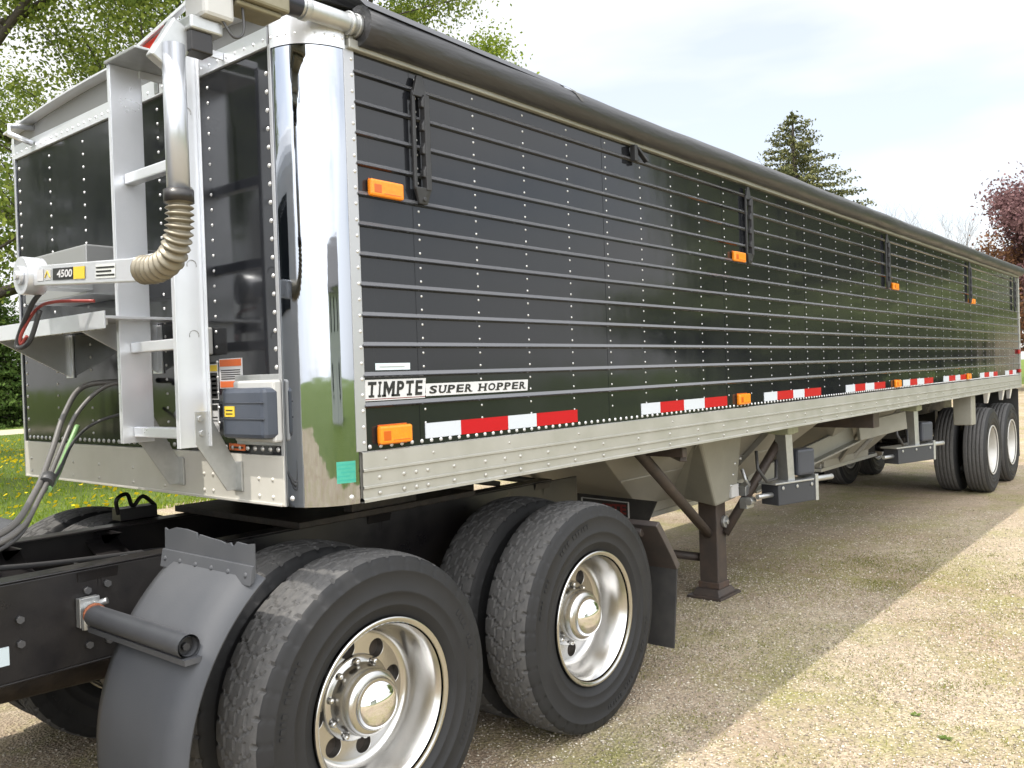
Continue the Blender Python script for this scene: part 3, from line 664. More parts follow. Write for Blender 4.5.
for x in TX:
    for side, y in ((-1, .165), (1, W - .165)):
        wheel(tr, x, y, side, False, True, x); wheel(tr, x, y - side * .335, side, False, False, x + .4)
# trailer running gear
mb = MB()
for x in TX: mb.cyl((x, .5, .53), (x, W - .5, .53), .064, n=16); mb.box(x - .16, x + .16, .8, 1.0, .40, .62); mb.box(x - .16, x + .16, 1.44, 1.64, .40, .62)
for y in (.86, W - .86 - .1): mb.box(9.4, 12.1, y, y + .1, .98, 1.26); mb.box(9.7, 12.0, y - .0, y + .08, .66, .74)
for x in (9.9, 11.15, 12.0): mb.box(x - .07, x + .07, .84, W - .84, .70, 1.0)
part(mb, 'axle_assembly', dark_frame, .006)
mb = MB(); mb.box(9.3, 12.15, .12, W - .12, 1.24, 1.262); part(mb, 'sub_frame_deck', grease)
for y in (.03,):
    mb = MB(); mb.box(9.38, 9.58, y, y + .20, .92, 1.30); part(mb, 'support_post', tan_paint, .012)
for x in (10.2, 11.1, 11.6):
    mb = MB(); mb.hexa([(x - .02, .02, 1.14), (x + .02, .02, 1.14), (x + .02, .06, 1.14), (x - .02, .06, 1.14)], [(x - .06, .0, 1.272), (x + .06, .0, 1.272), (x + .06, .06, 1.272), (x - .06, .06, 1.272)]); part(mb, 'rail_tab', bright_al, .004)
mb = MB(); mb.box(12.18, 12.2, .02, .66, .30, 1.25); part(mb, 'mud_flap', flap_m, .004)
mb = MB(); mb.box(12.18, 12.2, W - .66, W - .02, .30, 1.25); part(mb, 'mud_flap', flap_m, .004)
# hoppers -----------------------------------------------------------------------
def hopper(x0, x1, xb0, xb1, zb):
    top = [(x0, .42, 1.28), (x1, .42, 1.28), (x1, W - .42, 1.28), (x0, W - .42, 1.28)]
    bot = [(xb0, .96, zb), (xb1, .96, zb), (xb1, W - .96, zb), (xb0, W - .96, zb)]
    mb = MB(); mb.add(top + bot, [(0, 1, 5, 4), (1, 2, 6, 5), (2, 3, 7, 6), (3, 0, 4, 7), (4, 5, 6, 7)])
    for t in (.33, .66):            # stiffener ribs down the side slope
        a = Vector(top[0]).lerp(Vector(top[1]), t); b = Vector(bot[0]).lerp(Vector(bot[1]), t); mb.bar(a + Vector((0, -.01, -.015)), b + Vector((0, -.01, -.015)), .04, .04)
    for i, (a, b) in enumerate(zip(bot, bot[1:] + bot[:1])): mb.bar(Vector(a), Vector(b), .06, .07)
    mb.bar(Vector(top[0]).lerp(Vector(bot[0]), .5), Vector(top[1]).lerp(Vector(bot[1]), .5), .012, .012)
    o = part(mb, 'hopper', tan_al, .004)
    mb = MB(); mb.box(xb0 - .05, xb1 + .35, .94, W - .94, zb - .075, zb - .038); sub(mb, 'slide_gate', galv, o, .004)
    return o
mb = MB(); mb.box(2.2, 9.32, .09, .45, 1.262, 1.275); mb.box(2.2, 9.32, W - .45, W - .09, 1.262, 1.275); part(mb, 'floor_flange', tan_al)
h1 = hopper(2.2, 6.0, 3.55, 5.2, .70)
h2 = hopper(6.2, 9.3, 7.1, 8.5, .66)
mb = MB(); mb.box(6.02, 6.18, .10, W - .10, 1.12, 1.27); part(mb, 'cross_beam', rust, .006)
mb = MB(); mb.bar((2.55, .05, 1.225), (2.55, W - .05, 1.225), .05, .05); mb.bar((2.62, .10, 1.19), (3.40, .62, 1.13), .04, .05); part(mb, 'brace_bar', rust, .004)
# splash flap with lettered sign under the hopper front
fl = MB(); fl.prism([(.62, .825), (.72, .62), (1.30, .62), (1.44, .845)], (3.2, 0, 0), (0, 1, 0), (0, 0, 1), (.012, 0, 0)); fl = part(fl, 'splash_flap', flap_m, .002)
mb = MB()
for a, b in (((.835, .805), (1.215, .815)), ((.835, .70), (1.215, .705)), ((.835, .70), (.835, .805)), ((1.215, .705), (1.215, .815))): mb.bar((3.195, a[0], a[1]), (3.195, b[0], b[1]), .006, .012, up=(1, 0, 0))
text_geo(mb, 'TIMPTE', (3.198, 1.195, .722), (0, -1, 0), (0, 0, 1), .065, 1, .34, 0, .03)
sub(mb, 'flap_sign', [boxlight, d_red], fl)
# trough plate of the rear hopper gate
mb = MB(); mb.bar((5.35, .98, .66), (7.0, .62, .98), .05, .19); mb.bar((5.35, .95, .60), (7.0, .59, .92), .14, .02); part(mb, 'gate_guide', tan_paint, .006)
mb = MB(); mb.bar((6.9, .52, 1.02), (7.5, .25, 1.10), .04, .18); part(mb, 'gusset_plate', tan_paint, .006)
# powered trap openers
def opener(x, y, L_, k=1):
    d = Vector((.956, -.292, 0)); nrm = Vector((-.292, -.956, 0)); c = Vector((x, y, .735))
    m0 = MB(); m0.obox(c, d * L_, nrm * .16, (0, 0, .155)); m0 = part(m0, 'trap_opener', mat('charcoal_box', (.035, .038, .046), .5), .006)
    e = c + d * (L_ / 2)
    mb = MB(); mb.obox(c + Vector((0, 0, .0855)) - d * .03, d * (L_ + .02), nrm * .18, (0, 0, .014)); mb.obox(e + d * .02 + Vector((0, 0, .02)), d * .035, nrm * .17, (0, 0, .20)); mb.cyl(e - d * .05 + nrm * .03 + Vector((0, 0, .075)), e + d * .27 + nrm * .03 + Vector((0, 0, .075)), .022, n=10)
    mb.obox(e - d * .24 + Vector((0, 0, .27)) , d * .075, nrm * .10, (-.04, 0, .40)); mb.cyl(c - d * (L_ / 2) + nrm * .02, c - d * (L_ / 2 + .16) + nrm * .02, .02, n=8)
    for t in (-.38, 0, .4): mb.cyl(c + d * L_ * t + nrm * .08 + Vector((0, 0, .05)), c + d * L_ * t + nrm * .088 + Vector((0, 0, .05)), .014, n=8)
    sub(mb, 'mount_frame', galv, m0, .003)
    mb = MB(); mb.obox(e - d * .08 + Vector((0, 0, .22)) + nrm * .01, d * .20, nrm * .13, (0, 0, .20)); sub(mb, 'motor', mat('motor_charcoal', (.05, .055, .07), .45), m0, .02)
    mb = MB(); mb.cyl(e - d * .24 + Vector((-.02, 0, .44)), e - d * .24 + Vector((-.02, 0, .55)), .085, n=12); mb.obox(e - d * .24 + Vector((-.02, 0, .47)), (.20, 0, 0), (0, .16, 0), (0, 0, .05)); sub(mb, 'bearing_block', mat('pale_green_cast', (.33, .35, .25), .5), m0, .006)
    mb = MB(); q = e - d * .34; mb.tube([q + Vector((0, 0, .25)), q + Vector((-.08, -.03, .12)), q + Vector((-.25, -.03, .12)), q + Vector((-.33, 0, .22)), q + Vector((-.28, .03, .34))], .012, 8); sub(mb, 'cable', hose_blk, m0)
opener(4.60, .30, .42); opener(7.72, .28, .62)
# landing gear -----------------------------------------------------------------
for s, y in ((0, .70), (1, W - .70)):
    lg = MB(); lg.box(4.055, 4.205, y - .075, y + .075, .07, .95); lg = part(lg, 'landing_leg', rust, .008)
    mb = MB(); mb.box(3.96, 4.30, y - .135, y + .135, .0, .02); mb.hexa([(3.99, y - .11, .02), (4.27, y - .11, .02), (4.27, y + .11, .02), (3.99, y + .11, .02)], [(4.02, y - .09, .065), (4.24, y - .09, .065), (4.24, y + .09, .065), (4.02, y + .09, .065)]); mb.box(4.045, 4.215, y - .085, y + .085, .065, .11, 1)
    sub(mb, 'foot', [rust, rust_foot], lg, .004)
    if s == 0:
        mb = MB(); mb.cyl((4.16, y - .076, .55), (4.16, y - .10, .55), .045, n=16); mb.cyl((4.16, y - .10, .55), (4.16, y - .115, .55), .02, n=8); sub(mb, 'crank_stub', galv, lg, .002)
        bot = [(3.86, .53, .705), (4.20, .53, .725), (4.20, .82, .735), (3.92, .82, .735)]
        top = [(3.46, .44, 1.262), (4.14, .44, 1.262), (4.14, 1.02, 1.262), (3.36, 1.02, 1.262)]
        mb = MB(); mb.hexa(bot, top); hs = part(mb, 'leg_housing', tan_paint, .018)
        for (x, z) in ((4.10, .83), (4.11, .91), (4.12, .99), (4.20, 1.02)): mb = MB(); mb.dome((x - .03, .53 - .09 * (z - .715) / .55, z), (0, -1, 0), .014, .010); sub(mb, 'bolt', galv, hs)
        mb = MB(); mb.box(4.06, 4.18, .505, .523, .745, .835); sub(mb, 'label_plate', d_white, hs)
        mb = MB(); mb.tube([(4.30, .53, .93), (4.29, .50, .85), (4.33, .49, .80)], .014, 8); mb.obox((4.33, .52, .78), (.12, 0, .03), (0, .06, 0), (0, 0, .07)); mb.obox((4.30, .50, .68), (.12, 0, 0), (0, .06, 0), (0, 0, .08)); mb.cyl((4.22, .45, .70), (4.30, .45, .70), .03, n=10); sub(mb, 'crank_gear', galv, hs, .004)
for a, b, r in (((2.44, .30, 1.25), (4.06, .70, .47), .036), ((4.66, .30, 1.25), (4.17, .62, .46), .034), ((4.13, .78, .27), (4.13, W - .78, .27), .032), ((2.95, W - .7, 1.2), (4.05, W - .66, .42), .036)):
    mb = MB(); mb.cyl(a, b, r, n=12); part(mb, 'leg_brace', rust)
mb = MB(); mb.box(4.55, 4.80, .755, .76, .93, 1.02, 0); mb.box(4.58, 4.77, .752, .756, .95, .965, 1); mb.box(4.58, 4.77, .752, .756, .985, 1.0, 1); part(mb, 'slope_sticker', [d_white, d_red])
mb = MB(); mb.tube([(4.5, .75, .78), (5.6, 1.0, .58), (6.6, 1.1, .6)], .03, 8); mb.tube([(2.4, 1.4, 1.05), (5, 1.5, .55), (9.5, 1.4, .9)], .022, 8); part(mb, 'air_line', hose_blk)

# ------------------------------------------------------------------ TRUCK TRACTOR
tk = thing('truck_tractor', (-1.5, 1.22, 0), 'black framed truck tractor hitched to the trailer with polished dual drive wheels', 'truck')
def tpart(mb, name, mats, bevel=0): return part(mb, name, mats, bevel, th=tk)
for x in (.285, 1.605):
    for side, y in ((-1, .150), (1, W - .150)):
        wheel(tk, x, y, side, True, True, x * 3); wheel(tk, x, y - side * .335, side, True, False, x * 2)
for y, s in ((.79, 1), (W - .79, -1)):
    mb = MB(); y0, y1 = sorted((y, y + s * .01))
    prof = [(-4.2, .74), (2.25, .74), (2.55, .86), (2.55, 1.06), (-4.2, 1.06)]
    mb.prism(prof, (0, y0, 0), (1, 0, 0), (0, 0, 1), (0, .01, 0))
    a, b = sorted((y, y + s * .09)); mb.box(-4.2, 2.3, a, b, 1.060, 1.070); mb.box(-4.2, 2.2, a, b, .730, .740)
    fr = tpart(mb, 'frame_rail', dark_frame, .004)
    for (x, z) in ((-.40, .99), (-.33, 1.0), (-.40, .91), (-.33, .80), (-.40, .80), (-.62, .86), (-.62, .94), (-.9, .95), (-.9, .85)): mb = MB(); mb.cyl((x, y - s * .016, z), (x, y, z), .013, n=6); sub(mb, 'frame_bolt', bolt_steel, fr)
mb = MB(); mb.box(-.70, -.655, .785, .79, .80, .86); tpart(mb, 'frame_sticker', d_blue)
for x in (-1.55, -.75, -.36, .05, .95, 2.2):
    mb = MB(); poly = [(.80, .76), (W - .80, .76), (W - .80, 1.055), (W - .98, 1.055)] + [(1.22 + .44 * math.cos(R(a)), 1.05 - .14 * math.sin(R(a))) for a in range(10, 171, 16)] + [(.98, 1.055), (.80, 1.055)]
    mb.prism(poly, (x, 0, 0), (0, 1, 0), (0, 0, 1), (.012, 0, 0))
    V = []; ar = [(1.22 + .44 * math.cos(R(a)), 1.05 - .14 * math.sin(R(a))) for a in range(0, 181, 12)]
    for y, z in ar: V += [(x - .07, y, z), (x + .07, y, z), (x + .07, y, z + .008), (x - .07, y, z + .008)]
    for i in range(len(ar) - 1):
        b = 4 * i; mb.add(V[b:b + 8], [(0, 1, 5, 4), (1, 2, 6, 5), (2, 3, 7, 6), (3, 0, 4, 7)])
    tpart(mb, 'cross_member', dark_frame, .002)
for k, (y, z, r, m_) in enumerate(((1.02, 1.0, .012, hose_blk), (1.07, .98, .010, hose_gry), (1.42, 1.0, .012, hose_blk), (1.30, .93, .010, hose_blk))):
    mb = MB(); mb.tube(crom([Vector(q) for q in ((-2.2, y, z), (-1.3, y + .03, z - .02), (-.7, y - .04, z + .02), (-.2, y + .05, z - .03), (.3, y, z - .05))], 6), r, 7); tpart(mb, 'frame_air_line', m_)
mb = MB(); mb.box(-.24, -.10, .90, 1.02, .93, 1.01); mb.cyl((-.17, .96, 1.01), (-.17, .96, 1.05), .03, n=12); mb.cyl((-.24, .95, .97), (-.28, .95, .97), .015, n=8); tpart(mb, 'brake_valve', galv, .006)
# axles, differentials, drive shaft, suspension
mb = MB()
for x in (.275, 1.595):
    mb.cyl((x, .42, .545), (x, W - .42, .545), .075, n=18)
    mb.lathe([(-.17, .02), (-.165, .12), (-.11, .19), (0, .215), (.11, .19), (.165, .12), (.17, .02)], (x, 1.22, .545), 28, axis='x')
    mb.cyl((x - .36, 1.22, .58), (x - .12, 1.22, .57), .075, .14, n=18); mb.cyl((x - .42, 1.22, .58), (x - .36, 1.22, .58), .10, n=20)
    for y in (.86, W - .86):
        mb.tube([(x - .55, y, .80), (x - .3, y, .62), (x, y, .60), (x + .3, y, .60), (x + .5, y, .66)], .035, 8); mb.cyl((x + .38, y, .66), (x + .38, y, .92), .13, n=20)
mb.cyl((-3.5, 1.22, .72), (-.15, 1.22, .58), .055, n=16)
tpart(mb, 'drive_axle', grease, .003)
mb = MB(); mb.lathe([(-.018, .02), (-.02, .36), (-.012, .385), (.012, .385), (.02, .36)], (-.34, .68, .62), 28, axis='y'); 
# fifth wheel
mb = MB(); poly = [(.48 * math.cos(R(a)), .46 * math.sin(R(a))) for a in range(-60, 241, 15)] + [(-.40, -.62), (-.08, -.62), (-.05, -.1), (.05, -.1), (.08, -.62), (.40, -.62)]
mb.prism([(-y_, x_) for x_, y_ in [(q[0], q[1]) for q in poly]], (.95, 1.22, 1.205), (1, 0, 0), (0, 1, 0), (0, 0, .045)) 
mb.box(.75, 1.15, .74, .80, 1.07, 1.205); mb.box(.75, 1.15, W - .80, W - .74, 1.07, 1.205); mb.box(.45, 1.55, .72, W - .72, 1.071, 1.10)
mb.bar((1.55, .95, 1.16), (1.95, .95, 1.075), .12, .03); mb.bar((1.55, W - .95, 1.16), (1.95, W - .95, 1.075), .12, .03)
tpart(mb, 'fifth_wheel', grease, .004)
# quarter fenders in front of the front drive axle
def fender(y0, y1):
    cx, cz, r = .252, .505, .757; n = 22; V = []; prof = []
    ang = [R(127 + (185 - 127) * i / n) for i in range(n + 1)]
    ym = np.linspace(y0, y1, 7)
    for a in ang:
        for j, y in enumerate(ym):
            e = min(y - y0, y1 - y); rr = r - (.028 if e < .001 else 0) - (.0 if e > .05 else .006)
            V.append((cx + rr * math.cos(a), y, cz + rr * math.sin(a)))
    F = [(i * 7 + j, i * 7 + j + 1, i * 7 + j + 8, i * 7 + j + 7) for i in range(n) for j in range(6)]
    mb = MB(); mb.add(V, F, 0, True); o = tpart(mb, 'quarter_fender', plastic)
    sm = o.modifiers.new('thick', 'SOLIDIFY'); sm.thickness = .007
    return o, ang, (cx, cz, r)
fd, ang, (cx, cz, r0) = fender(.04, .60)
a = ang[0]; px, pz = cx + r0 * math.cos(a), cz + r0 * math.sin(a)
mb = MB(); edge = [(.0, .108), (.04, .102), (.10, .105), (.115, .092), (.13, .09), (.14, .099), (.17, .094), (.20, .099), (.27, .103), (.335, .108), (.345, .085), (.355, .112), (.42, .118), (.50, .118), (.555, .105), (.575, .112)]
mb.prism([(.535, 0), (.0, 0)][::-1] + [(y * .93, z) for y, z in reversed(edge)], (px - .012, .052, pz - .025), (0, 1, 0), (.02, 0, 1), (.006, 0, 0), 0)
sub(mb, 'torn_flap', plastic, fd)
mb = MB(); mb.hexa([(px - .03, .05, pz - .045), (px - .012, .05, pz - .035), (px - .012, .592, pz - .035), (px - .03, .592, pz - .045)], [(px - .019, .05, pz + .015), (px - .010, .05, pz + .015), (px - .010, .592, pz + .015), (px - .019, .592, pz + .015)])
for k in range(6): mb.dome((px - .024, .08 + .097 * k, pz - .015), (-1, 0, .2), .010, .006)
sub(mb, 'clamp_strip', plastic, fd, .002)
mb = MB(); mb.tube([(-.415, .098, .918), (-.415, .70, .918)], .036, 20, cap=False); mb.tube([(-.415, .10, .918), (-.415, .70, .918)], .029, 20, cap=False); mb.box(-.44, -.385, .08, .70, .868, .885)

sub(mb, 'mount_tube', dkplastic, fd)
mb = MB(); mb.cyl((-.415, .125, .918), (-.415, .60, .918), .0285, n=16); mb.cyl((-.415, .11, .915), (-.415, .125, .915), .012, n=6); sub(mb, 'tube_dark_core', blackplast, fd)  # black core stands for the shade inside the hollow tube
mb = MB(); mb.cyl((-.415, .70, .918), (-.40, .79, .93), .032, n=14); mb.box(-.44, -.37, .755, .785, .87, .97); mb.cyl((-.43, .735, .868), (-.43, .735, .928), .014, n=8); mb.cyl((-.40, .76, .94), (-.36, .72, .955), .012, n=8); sub(mb, 'mount_clamp', galv, fd, .002)
mb = MB(); mb.cyl((-.415, .695, .922), (-.413, .71, .924), .037, n=14); sub(mb, 'rusty_collar', mat('orange_rust', (.34, .12, .06), .7), fd)
fd2, _, _ = fender(W - .60, W)
# rear mud flap hanger + flap behind rear drive wheel
for y in (.0, W - .58):
    mb = MB(); mb.cyl((2.16, y + .1, .84), (2.16, y + .80 if y < 1 else y - .2, .90), .025, n=10)
    V = []
    pr = [(2.13, .885), (2.20, .80), (2.27, .71), (2.335, .62)]
    for x, z in pr: V += [(x, y, z), (x, y + .6, z), (x + .035, y + .6, z + .02), (x + .035, y, z + .02)]
    for i in range(3):
        b = 4 * i; mb.add(V[b:b + 8], [(0, 1, 5, 4), (1, 2, 6, 5), (2, 3, 7, 6), (3, 0, 4, 7)])
    mb.add(V[-4:], [(0, 1, 2, 3)]); mb.add(V[:4], [(3, 2, 1, 0)]); o = tpart(mb, 'flap_hanger', mat('dark_hanger', (.035, .033, .033), .5, 0, .5, 14, .6, (.07, .055, .05)), .004)
    mb = MB(); mb.hexa([(2.31, y + .02, .20), (2.322, y + .02, .20), (2.322, y + .60, .20), (2.31, y + .60, .20)], [(2.335, y + .0, .64), (2.347, y + .0, .64), (2.347, y + .60, .64), (2.335, y + .60, .64)]); tpart(mb, 'mud_flap', flap_m, .003)
mb = MB(); mb.box(2.05, 2.17, 1.60, 1.61, 1.02, 1.10); mb.cyl((2.11, 1.59, 1.04), (2.11, 1.60, 1.04), .03, n=12)
tpart(mb, 'tail_lamp', redlens, .004)
mb = MB(); mb.box(.16, .34, 1.68, 1.76, 1.07, 1.125); mb.tube(crom([Vector(q) for q in ((.16, 1.70, 1.10), (.15, 1.69, 1.17), (.20, 1.69, 1.19), (.23, 1.70, 1.13), (.28, 1.70, 1.17), (.34, 1.70, 1.12))], 5), .010, 8); tpart(mb, 'frame_hardware', dark_frame, .004)
# grey tool step ahead on the far side
mb = MB(); mb.box(-1.2, -.62, W - .62, W - .05, .86, .885); mb.hexa([(-.66, W - .62, .885), (-.60, W - .62, .885), (-.60, W - .05, .885), (-.66, W - .05, .885)], [(-.50, W - .62, 1.10), (-.49, W - .62, 1.10), (-.49, W - .05, 1.10), (-.50, W - .05, 1.10)]); tpart(mb, 'far_fender_bracket', plastic, .006)
# cab (out of the picture to the left, seen only in reflections)
cb = MB(); poly = [(-3.9, 1.0), (-1.32, 1.0), (-1.32, 2.80), (-1.50, 2.98), (-2.9, 2.98), (-3.25, 2.05), (-3.9, 1.95)]
cb.prism([(x, z) for x, z in poly], (0, .10, 0), (1, 0, 0), (0, 0, 1), (0, W - .20, 0)); cb = tpart(cb, 'cab', cabpaint, .06)
mb = MB(); mb.box(-1.318, -1.312, .55, W - .55, 2.05, 2.62); sub(mb, 'rear_window', glass_dark, cb, .002)
for y in (.094, W - .10):
    mb = MB(); mb.prism([(-2.95, 2.05), (-1.95, 2.05), (-1.95, 2.70), (-2.70, 2.70)], (0, y, 0), (1, 0, 0), (0, 0, 1), (0, .006, 0)); sub(mb, 'side_window', glass_dark, cb, .001)
mb = MB(); mb.cyl((-3.4, .3, .62), (-1.9, .3, .62), .30, n=32); tpart(mb, 'fuel_tank', chrome_cap, .02)
for y in (.18, W - .18):
    o = wheel(tk, -4.3, y, -1 if y < 1 else 1, True, True)
mb = MB(); poly = [(-5.6, .55), (-3.9, .55), (-3.9, 1.93), (-5.3, 1.75), (-5.6, 1.3)]; mb.prism(poly, (0, .35, 0), (1, 0, 0), (0, 0, 1), (0, W - .70, 0)); tpart(mb, 'hood', cabpaint, .08)

# ------------------------------------------------------------------ hoses between truck and trailer
def hose(name, pts, r, m, label, cat):
    mb = MB(); mb.tube(crom([Vector(p) for p in pts], 8), r, 8); o = mb.build(name, m); tag(o, label, cat, 'hoses from truck to trailer front'); return o
hose('air_hose', [(-.06, 1.10, 1.715), (-.20, 1.19, 1.70), (-.30, 1.14, 1.60), (-.40, 1.03, 1.46), (-.54, .83, 1.345), (-.74, .55, 1.27), (-1.0, .45, 1.25), (-1.33, .5, 1.3)], .011, hose_gry, 'grey air hose arching highest out of the hose bundle at the trailer front', 'hose')
hose('air_hose', [(-.06, .98, 1.70), (-.16, 1.08, 1.70), (-.27, 1.10, 1.60), (-.38, 1.02, 1.45), (-.53, .81, 1.335), (-.73, .53, 1.255), (-1.0, .42, 1.23), (-1.33, .5, 1.26)], .0085, hose_gry, 'slim grey air hose running just inside the highest grey hose', 'hose')
hose('power_cable', [(-.06, 1.06, 1.60), (-.17, 1.17, 1.555), (-.27, 1.14, 1.49), (-.40, .98, 1.39), (-.54, .80, 1.325), (-.73, .52, 1.24), (-1.0, .40, 1.21), (-1.33, .5, 1.22)], .006, hose_blk, 'thin black cable curving out lowest beside the ladder rail', 'cable')
hose('air_hose', [(-.235, 1.185, 1.545), (-.30, 1.13, 1.46), (-.40, .995, 1.375), (-.48, .87, 1.345)], .0105, hose_grn, 'pale green hose with open upper end lying under the grey bundle', 'hose')
hose('wire_loop', [(-.33, .80, 2.0), (-.40, .95, 2.005), (-.42, 1.06, 1.985), (-.45, 1.12, 1.90), (-.45, 1.13, 1.86), (-.44, 1.10, 1.89)], .006, hose_red, 'red and black wire drooping below the flat tarp arm', 'wire')
hose('wire_loop', [(-.42, 1.0, 2.05), (-.44, 1.05, 2.0), (-.45, 1.14, 1.90), (-.455, 1.15, 1.85), (-.44, 1.08, 1.87), (-.42, 1.03, 1.98)], .009, hose_blk, 'thick black wire hanging in a tight loop beside the arm pivot', 'wire')
mb = MB(); p = Vector((-.47, .90, 1.375)); mb.cyl(p + Vector((.012, .016, .01)), p - Vector((.012, .016, .01)), .025, n=12); tag(mb.build('cable_tie', hose_blk), 'black tie wrapped round the bundle of hoses', 'cable tie')

# ------------------------------------------------------------------ GROUND
def ground_mat(name, kind):
    m = bpy.data.materials.new(name); m.use_nodes = True; t = m.node_tree; n = t.nodes; l = t.links; b = n['Principled BSDF']
    b.inputs['Roughness'].default_value = .9; b.inputs['Specular IOR Level'].default_value = .25
    c = n.new('ShaderNodeTexCoord').outputs['Object']
    def noise(s, d=4, r=.6):
        k = n.new('ShaderNodeTexNoise'); k.inputs['Scale'].default_value = s; k.inputs['Detail'].default_value = d; k.inputs['Roughness'].default_value = r; l.new(c, k.inputs['Vector']); return k.outputs['Fac']
    def ramp(fac, *st):
        q = n.new('ShaderNodeValToRGB'); e = q.color_ramp.elements
        while len(e) < len(st): e.new(.5)
        for el, (p, col) in zip(e, st): el.position = p; el.color = (*col, 1)
        l.new(fac, q.inputs['Fac']); return q.outputs['Color']
    def mix(f, a, b_):
        q = n.new('ShaderNodeMixRGB'); l.new(f, q.inputs['Fac']); l.new(a, q.inputs['Color1']); l.new(b_, q.inputs['Color2']); return q.outputs['Color']
    if kind == 'gravel':
        vo = n.new('ShaderNodeTexVoronoi'); vo.inputs['Scale'].default_value = 75; l.new(c, vo.inputs['Vector'])
        stone = ramp(vo.outputs['Color'], (.0, (.16, .125, .095)), (.4, (.335, .275, .20)), (.8, (.475, .41, .31)), (1, (.60, .545, .45)))
        fine = ramp(noise(160, 3), (.3, (.20, .158, .115)), (.7, (.42, .345, .255)))
        base = mix(ramp(noise(6, 3), (.40, (.15,) * 3), (.62, (.75,) * 3)), stone, fine)
        green = ramp(noise(45, 3), (.35, (.13, .14, .035)), (.7, (.31, .30, .09)))
        gm = ramp(noise(1.1, 8, .78), (.46, (0,) * 3), (.66, (.72,) * 3))
        worn = n.new('ShaderNodeMixRGB'); worn.blend_type = 'MULTIPLY'; worn.inputs['Fac'].default_value = 1; l.new(base, worn.inputs['Color1']); l.new(ramp(noise(.45, 5, .6), (.35, (.76, .69, .66)), (.6, (1, 1, 1))), worn.inputs['Color2']); base = worn.outputs['Color']
        l.new(mix(gm, base, green), b.inputs['Base Color'])
        p = n.new('ShaderNodeBump'); p.inputs['Strength'].default_value = .9; p.inputs['Distance'].default_value = .012
        ad = n.new('ShaderNodeMath'); ad.operation = 'ADD'; l.new(vo.outputs['Distance'], ad.inputs[0]); l.new(noise(30, 4), ad.inputs[1]); l.new(ad.outputs[0], p.inputs['Height']); l.new(p.outputs['Normal'], b.inputs['Normal'])
    else:
        g1 = ramp(noise(60, 3), (.3, (.05, .085, .012)), (.7, (.14, .19, .03))); g2 = ramp(noise(.5, 4), (.35, (.07, .12, .018)), (.65, (.13, .17, .03)))
        l.new(mix(ramp(noise(4, 3), (.3, (.2,) * 3), (.7, (.8,) * 3)), g1, g2), b.inputs['Base Color'])
        p = n.new('ShaderNodeBump'); p.inputs['Strength'].default_value = 1; p.inputs['Distance'].default_value = .05; l.new(noise(50, 3), p.inputs['Height']); l.new(p.outputs['Normal'], b.inputs['Normal'])
    return m
mb = MB(); mb.add([(-700, -700, -.004), (700, -700, -.004), (700, 700, -.004), (-700, 700, -.004)], [(0, 1, 2, 3)])
tag(mb.build('lawn', ground_mat('lawn_turf', 'grass')), kind='structure')
def wob(x, s): return .35 * math.sin(x * .9 + s) + .22 * math.sin(x * 2.3 + s * 2) + .1 * math.sin(x * 5.1 + s)
xs = np.linspace(-25, 60, 171); V = []
for x in xs: V += [(x, -11.0 + 7.4 * min(1, max(0, (x - 4) / 9)) + wob(x, 1), 0), (x, 9.2 + wob(x, 2), 0)]
mb = MB(); mb.add(V, [(2 * i, 2 * i + 2, 2 * i + 3, 2 * i + 1) for i in range(len(xs) - 1)]); tag(mb.build('gravel_drive', ground_mat('gravel', 'gravel')), kind='structure')
mb = MB(); V = []
for x in np.linspace(-30, 60, 46): V += [(x, 33 + wob(x * .3, 3) + .02 * x, .0), (x, 37.5 + wob(x * .3, 4) + .02 * x, .0)]
mb.add(V, [(2 * i, 2 * i + 2, 2 * i + 3, 2 * i + 1) for i in range(45)]); tag(mb.build('far_track', mat('pale_gravel', (.40, .36, .27), .9, 0, .3, 3, .6, (.32, .30, .2))), kind='structure')

# loose stones
def scatter_stones(n, x0, x1, y0, y1, smin, smax):
    base = np.array([(1, 0, 0), (-1, 0, 0), (0, 1, 0), (0, -1, 0), (0, 0, 1), (0, 0, -1)], float); tri = np.array([(0, 2, 4), (2, 1, 4), (1, 3, 4), (3, 0, 4), (2, 0, 5), (1, 2, 5), (3, 1, 5), (0, 3, 5)])
    P = np.stack([rng.uniform(x0, x1, n), rng.uniform(y0, y1, n), np.zeros(n)], 1); S = rng.uniform(smin, smax, n) ** 1.0
    V = base[None] * rng.uniform(.55, 1.1, (n, 6, 1)); a = rng.uniform(0, 6.28, n); c, s = np.cos(a)[:, None], np.sin(a)[:, None]
    X = V[..., 0] * c - V[..., 1] * s; Y = V[..., 0] * s + V[..., 1] * c; Z = V[..., 2] * .6 + .25
    V = np.stack([X, Y, Z], 2) * S[:, None, None] + P[:, None]; F = tri[None] + 6 * np.arange(n)[:, None, None]
    return V.reshape(-1, 3), F.reshape(-1, 3)
Vs = []; Fs = []; o_ = 0
for a in ((60000, -1.2, 5, -2.6, 2.2, .003, .0085), (16000, 2.0, 9, -2.5, 1.5, .004, .010), (2600, -1.2, 8, -2.6, 2, .008, .014)):
    v, f = scatter_stones(*a); Vs.append(v); Fs.append(f + o_); o_ += len(v)
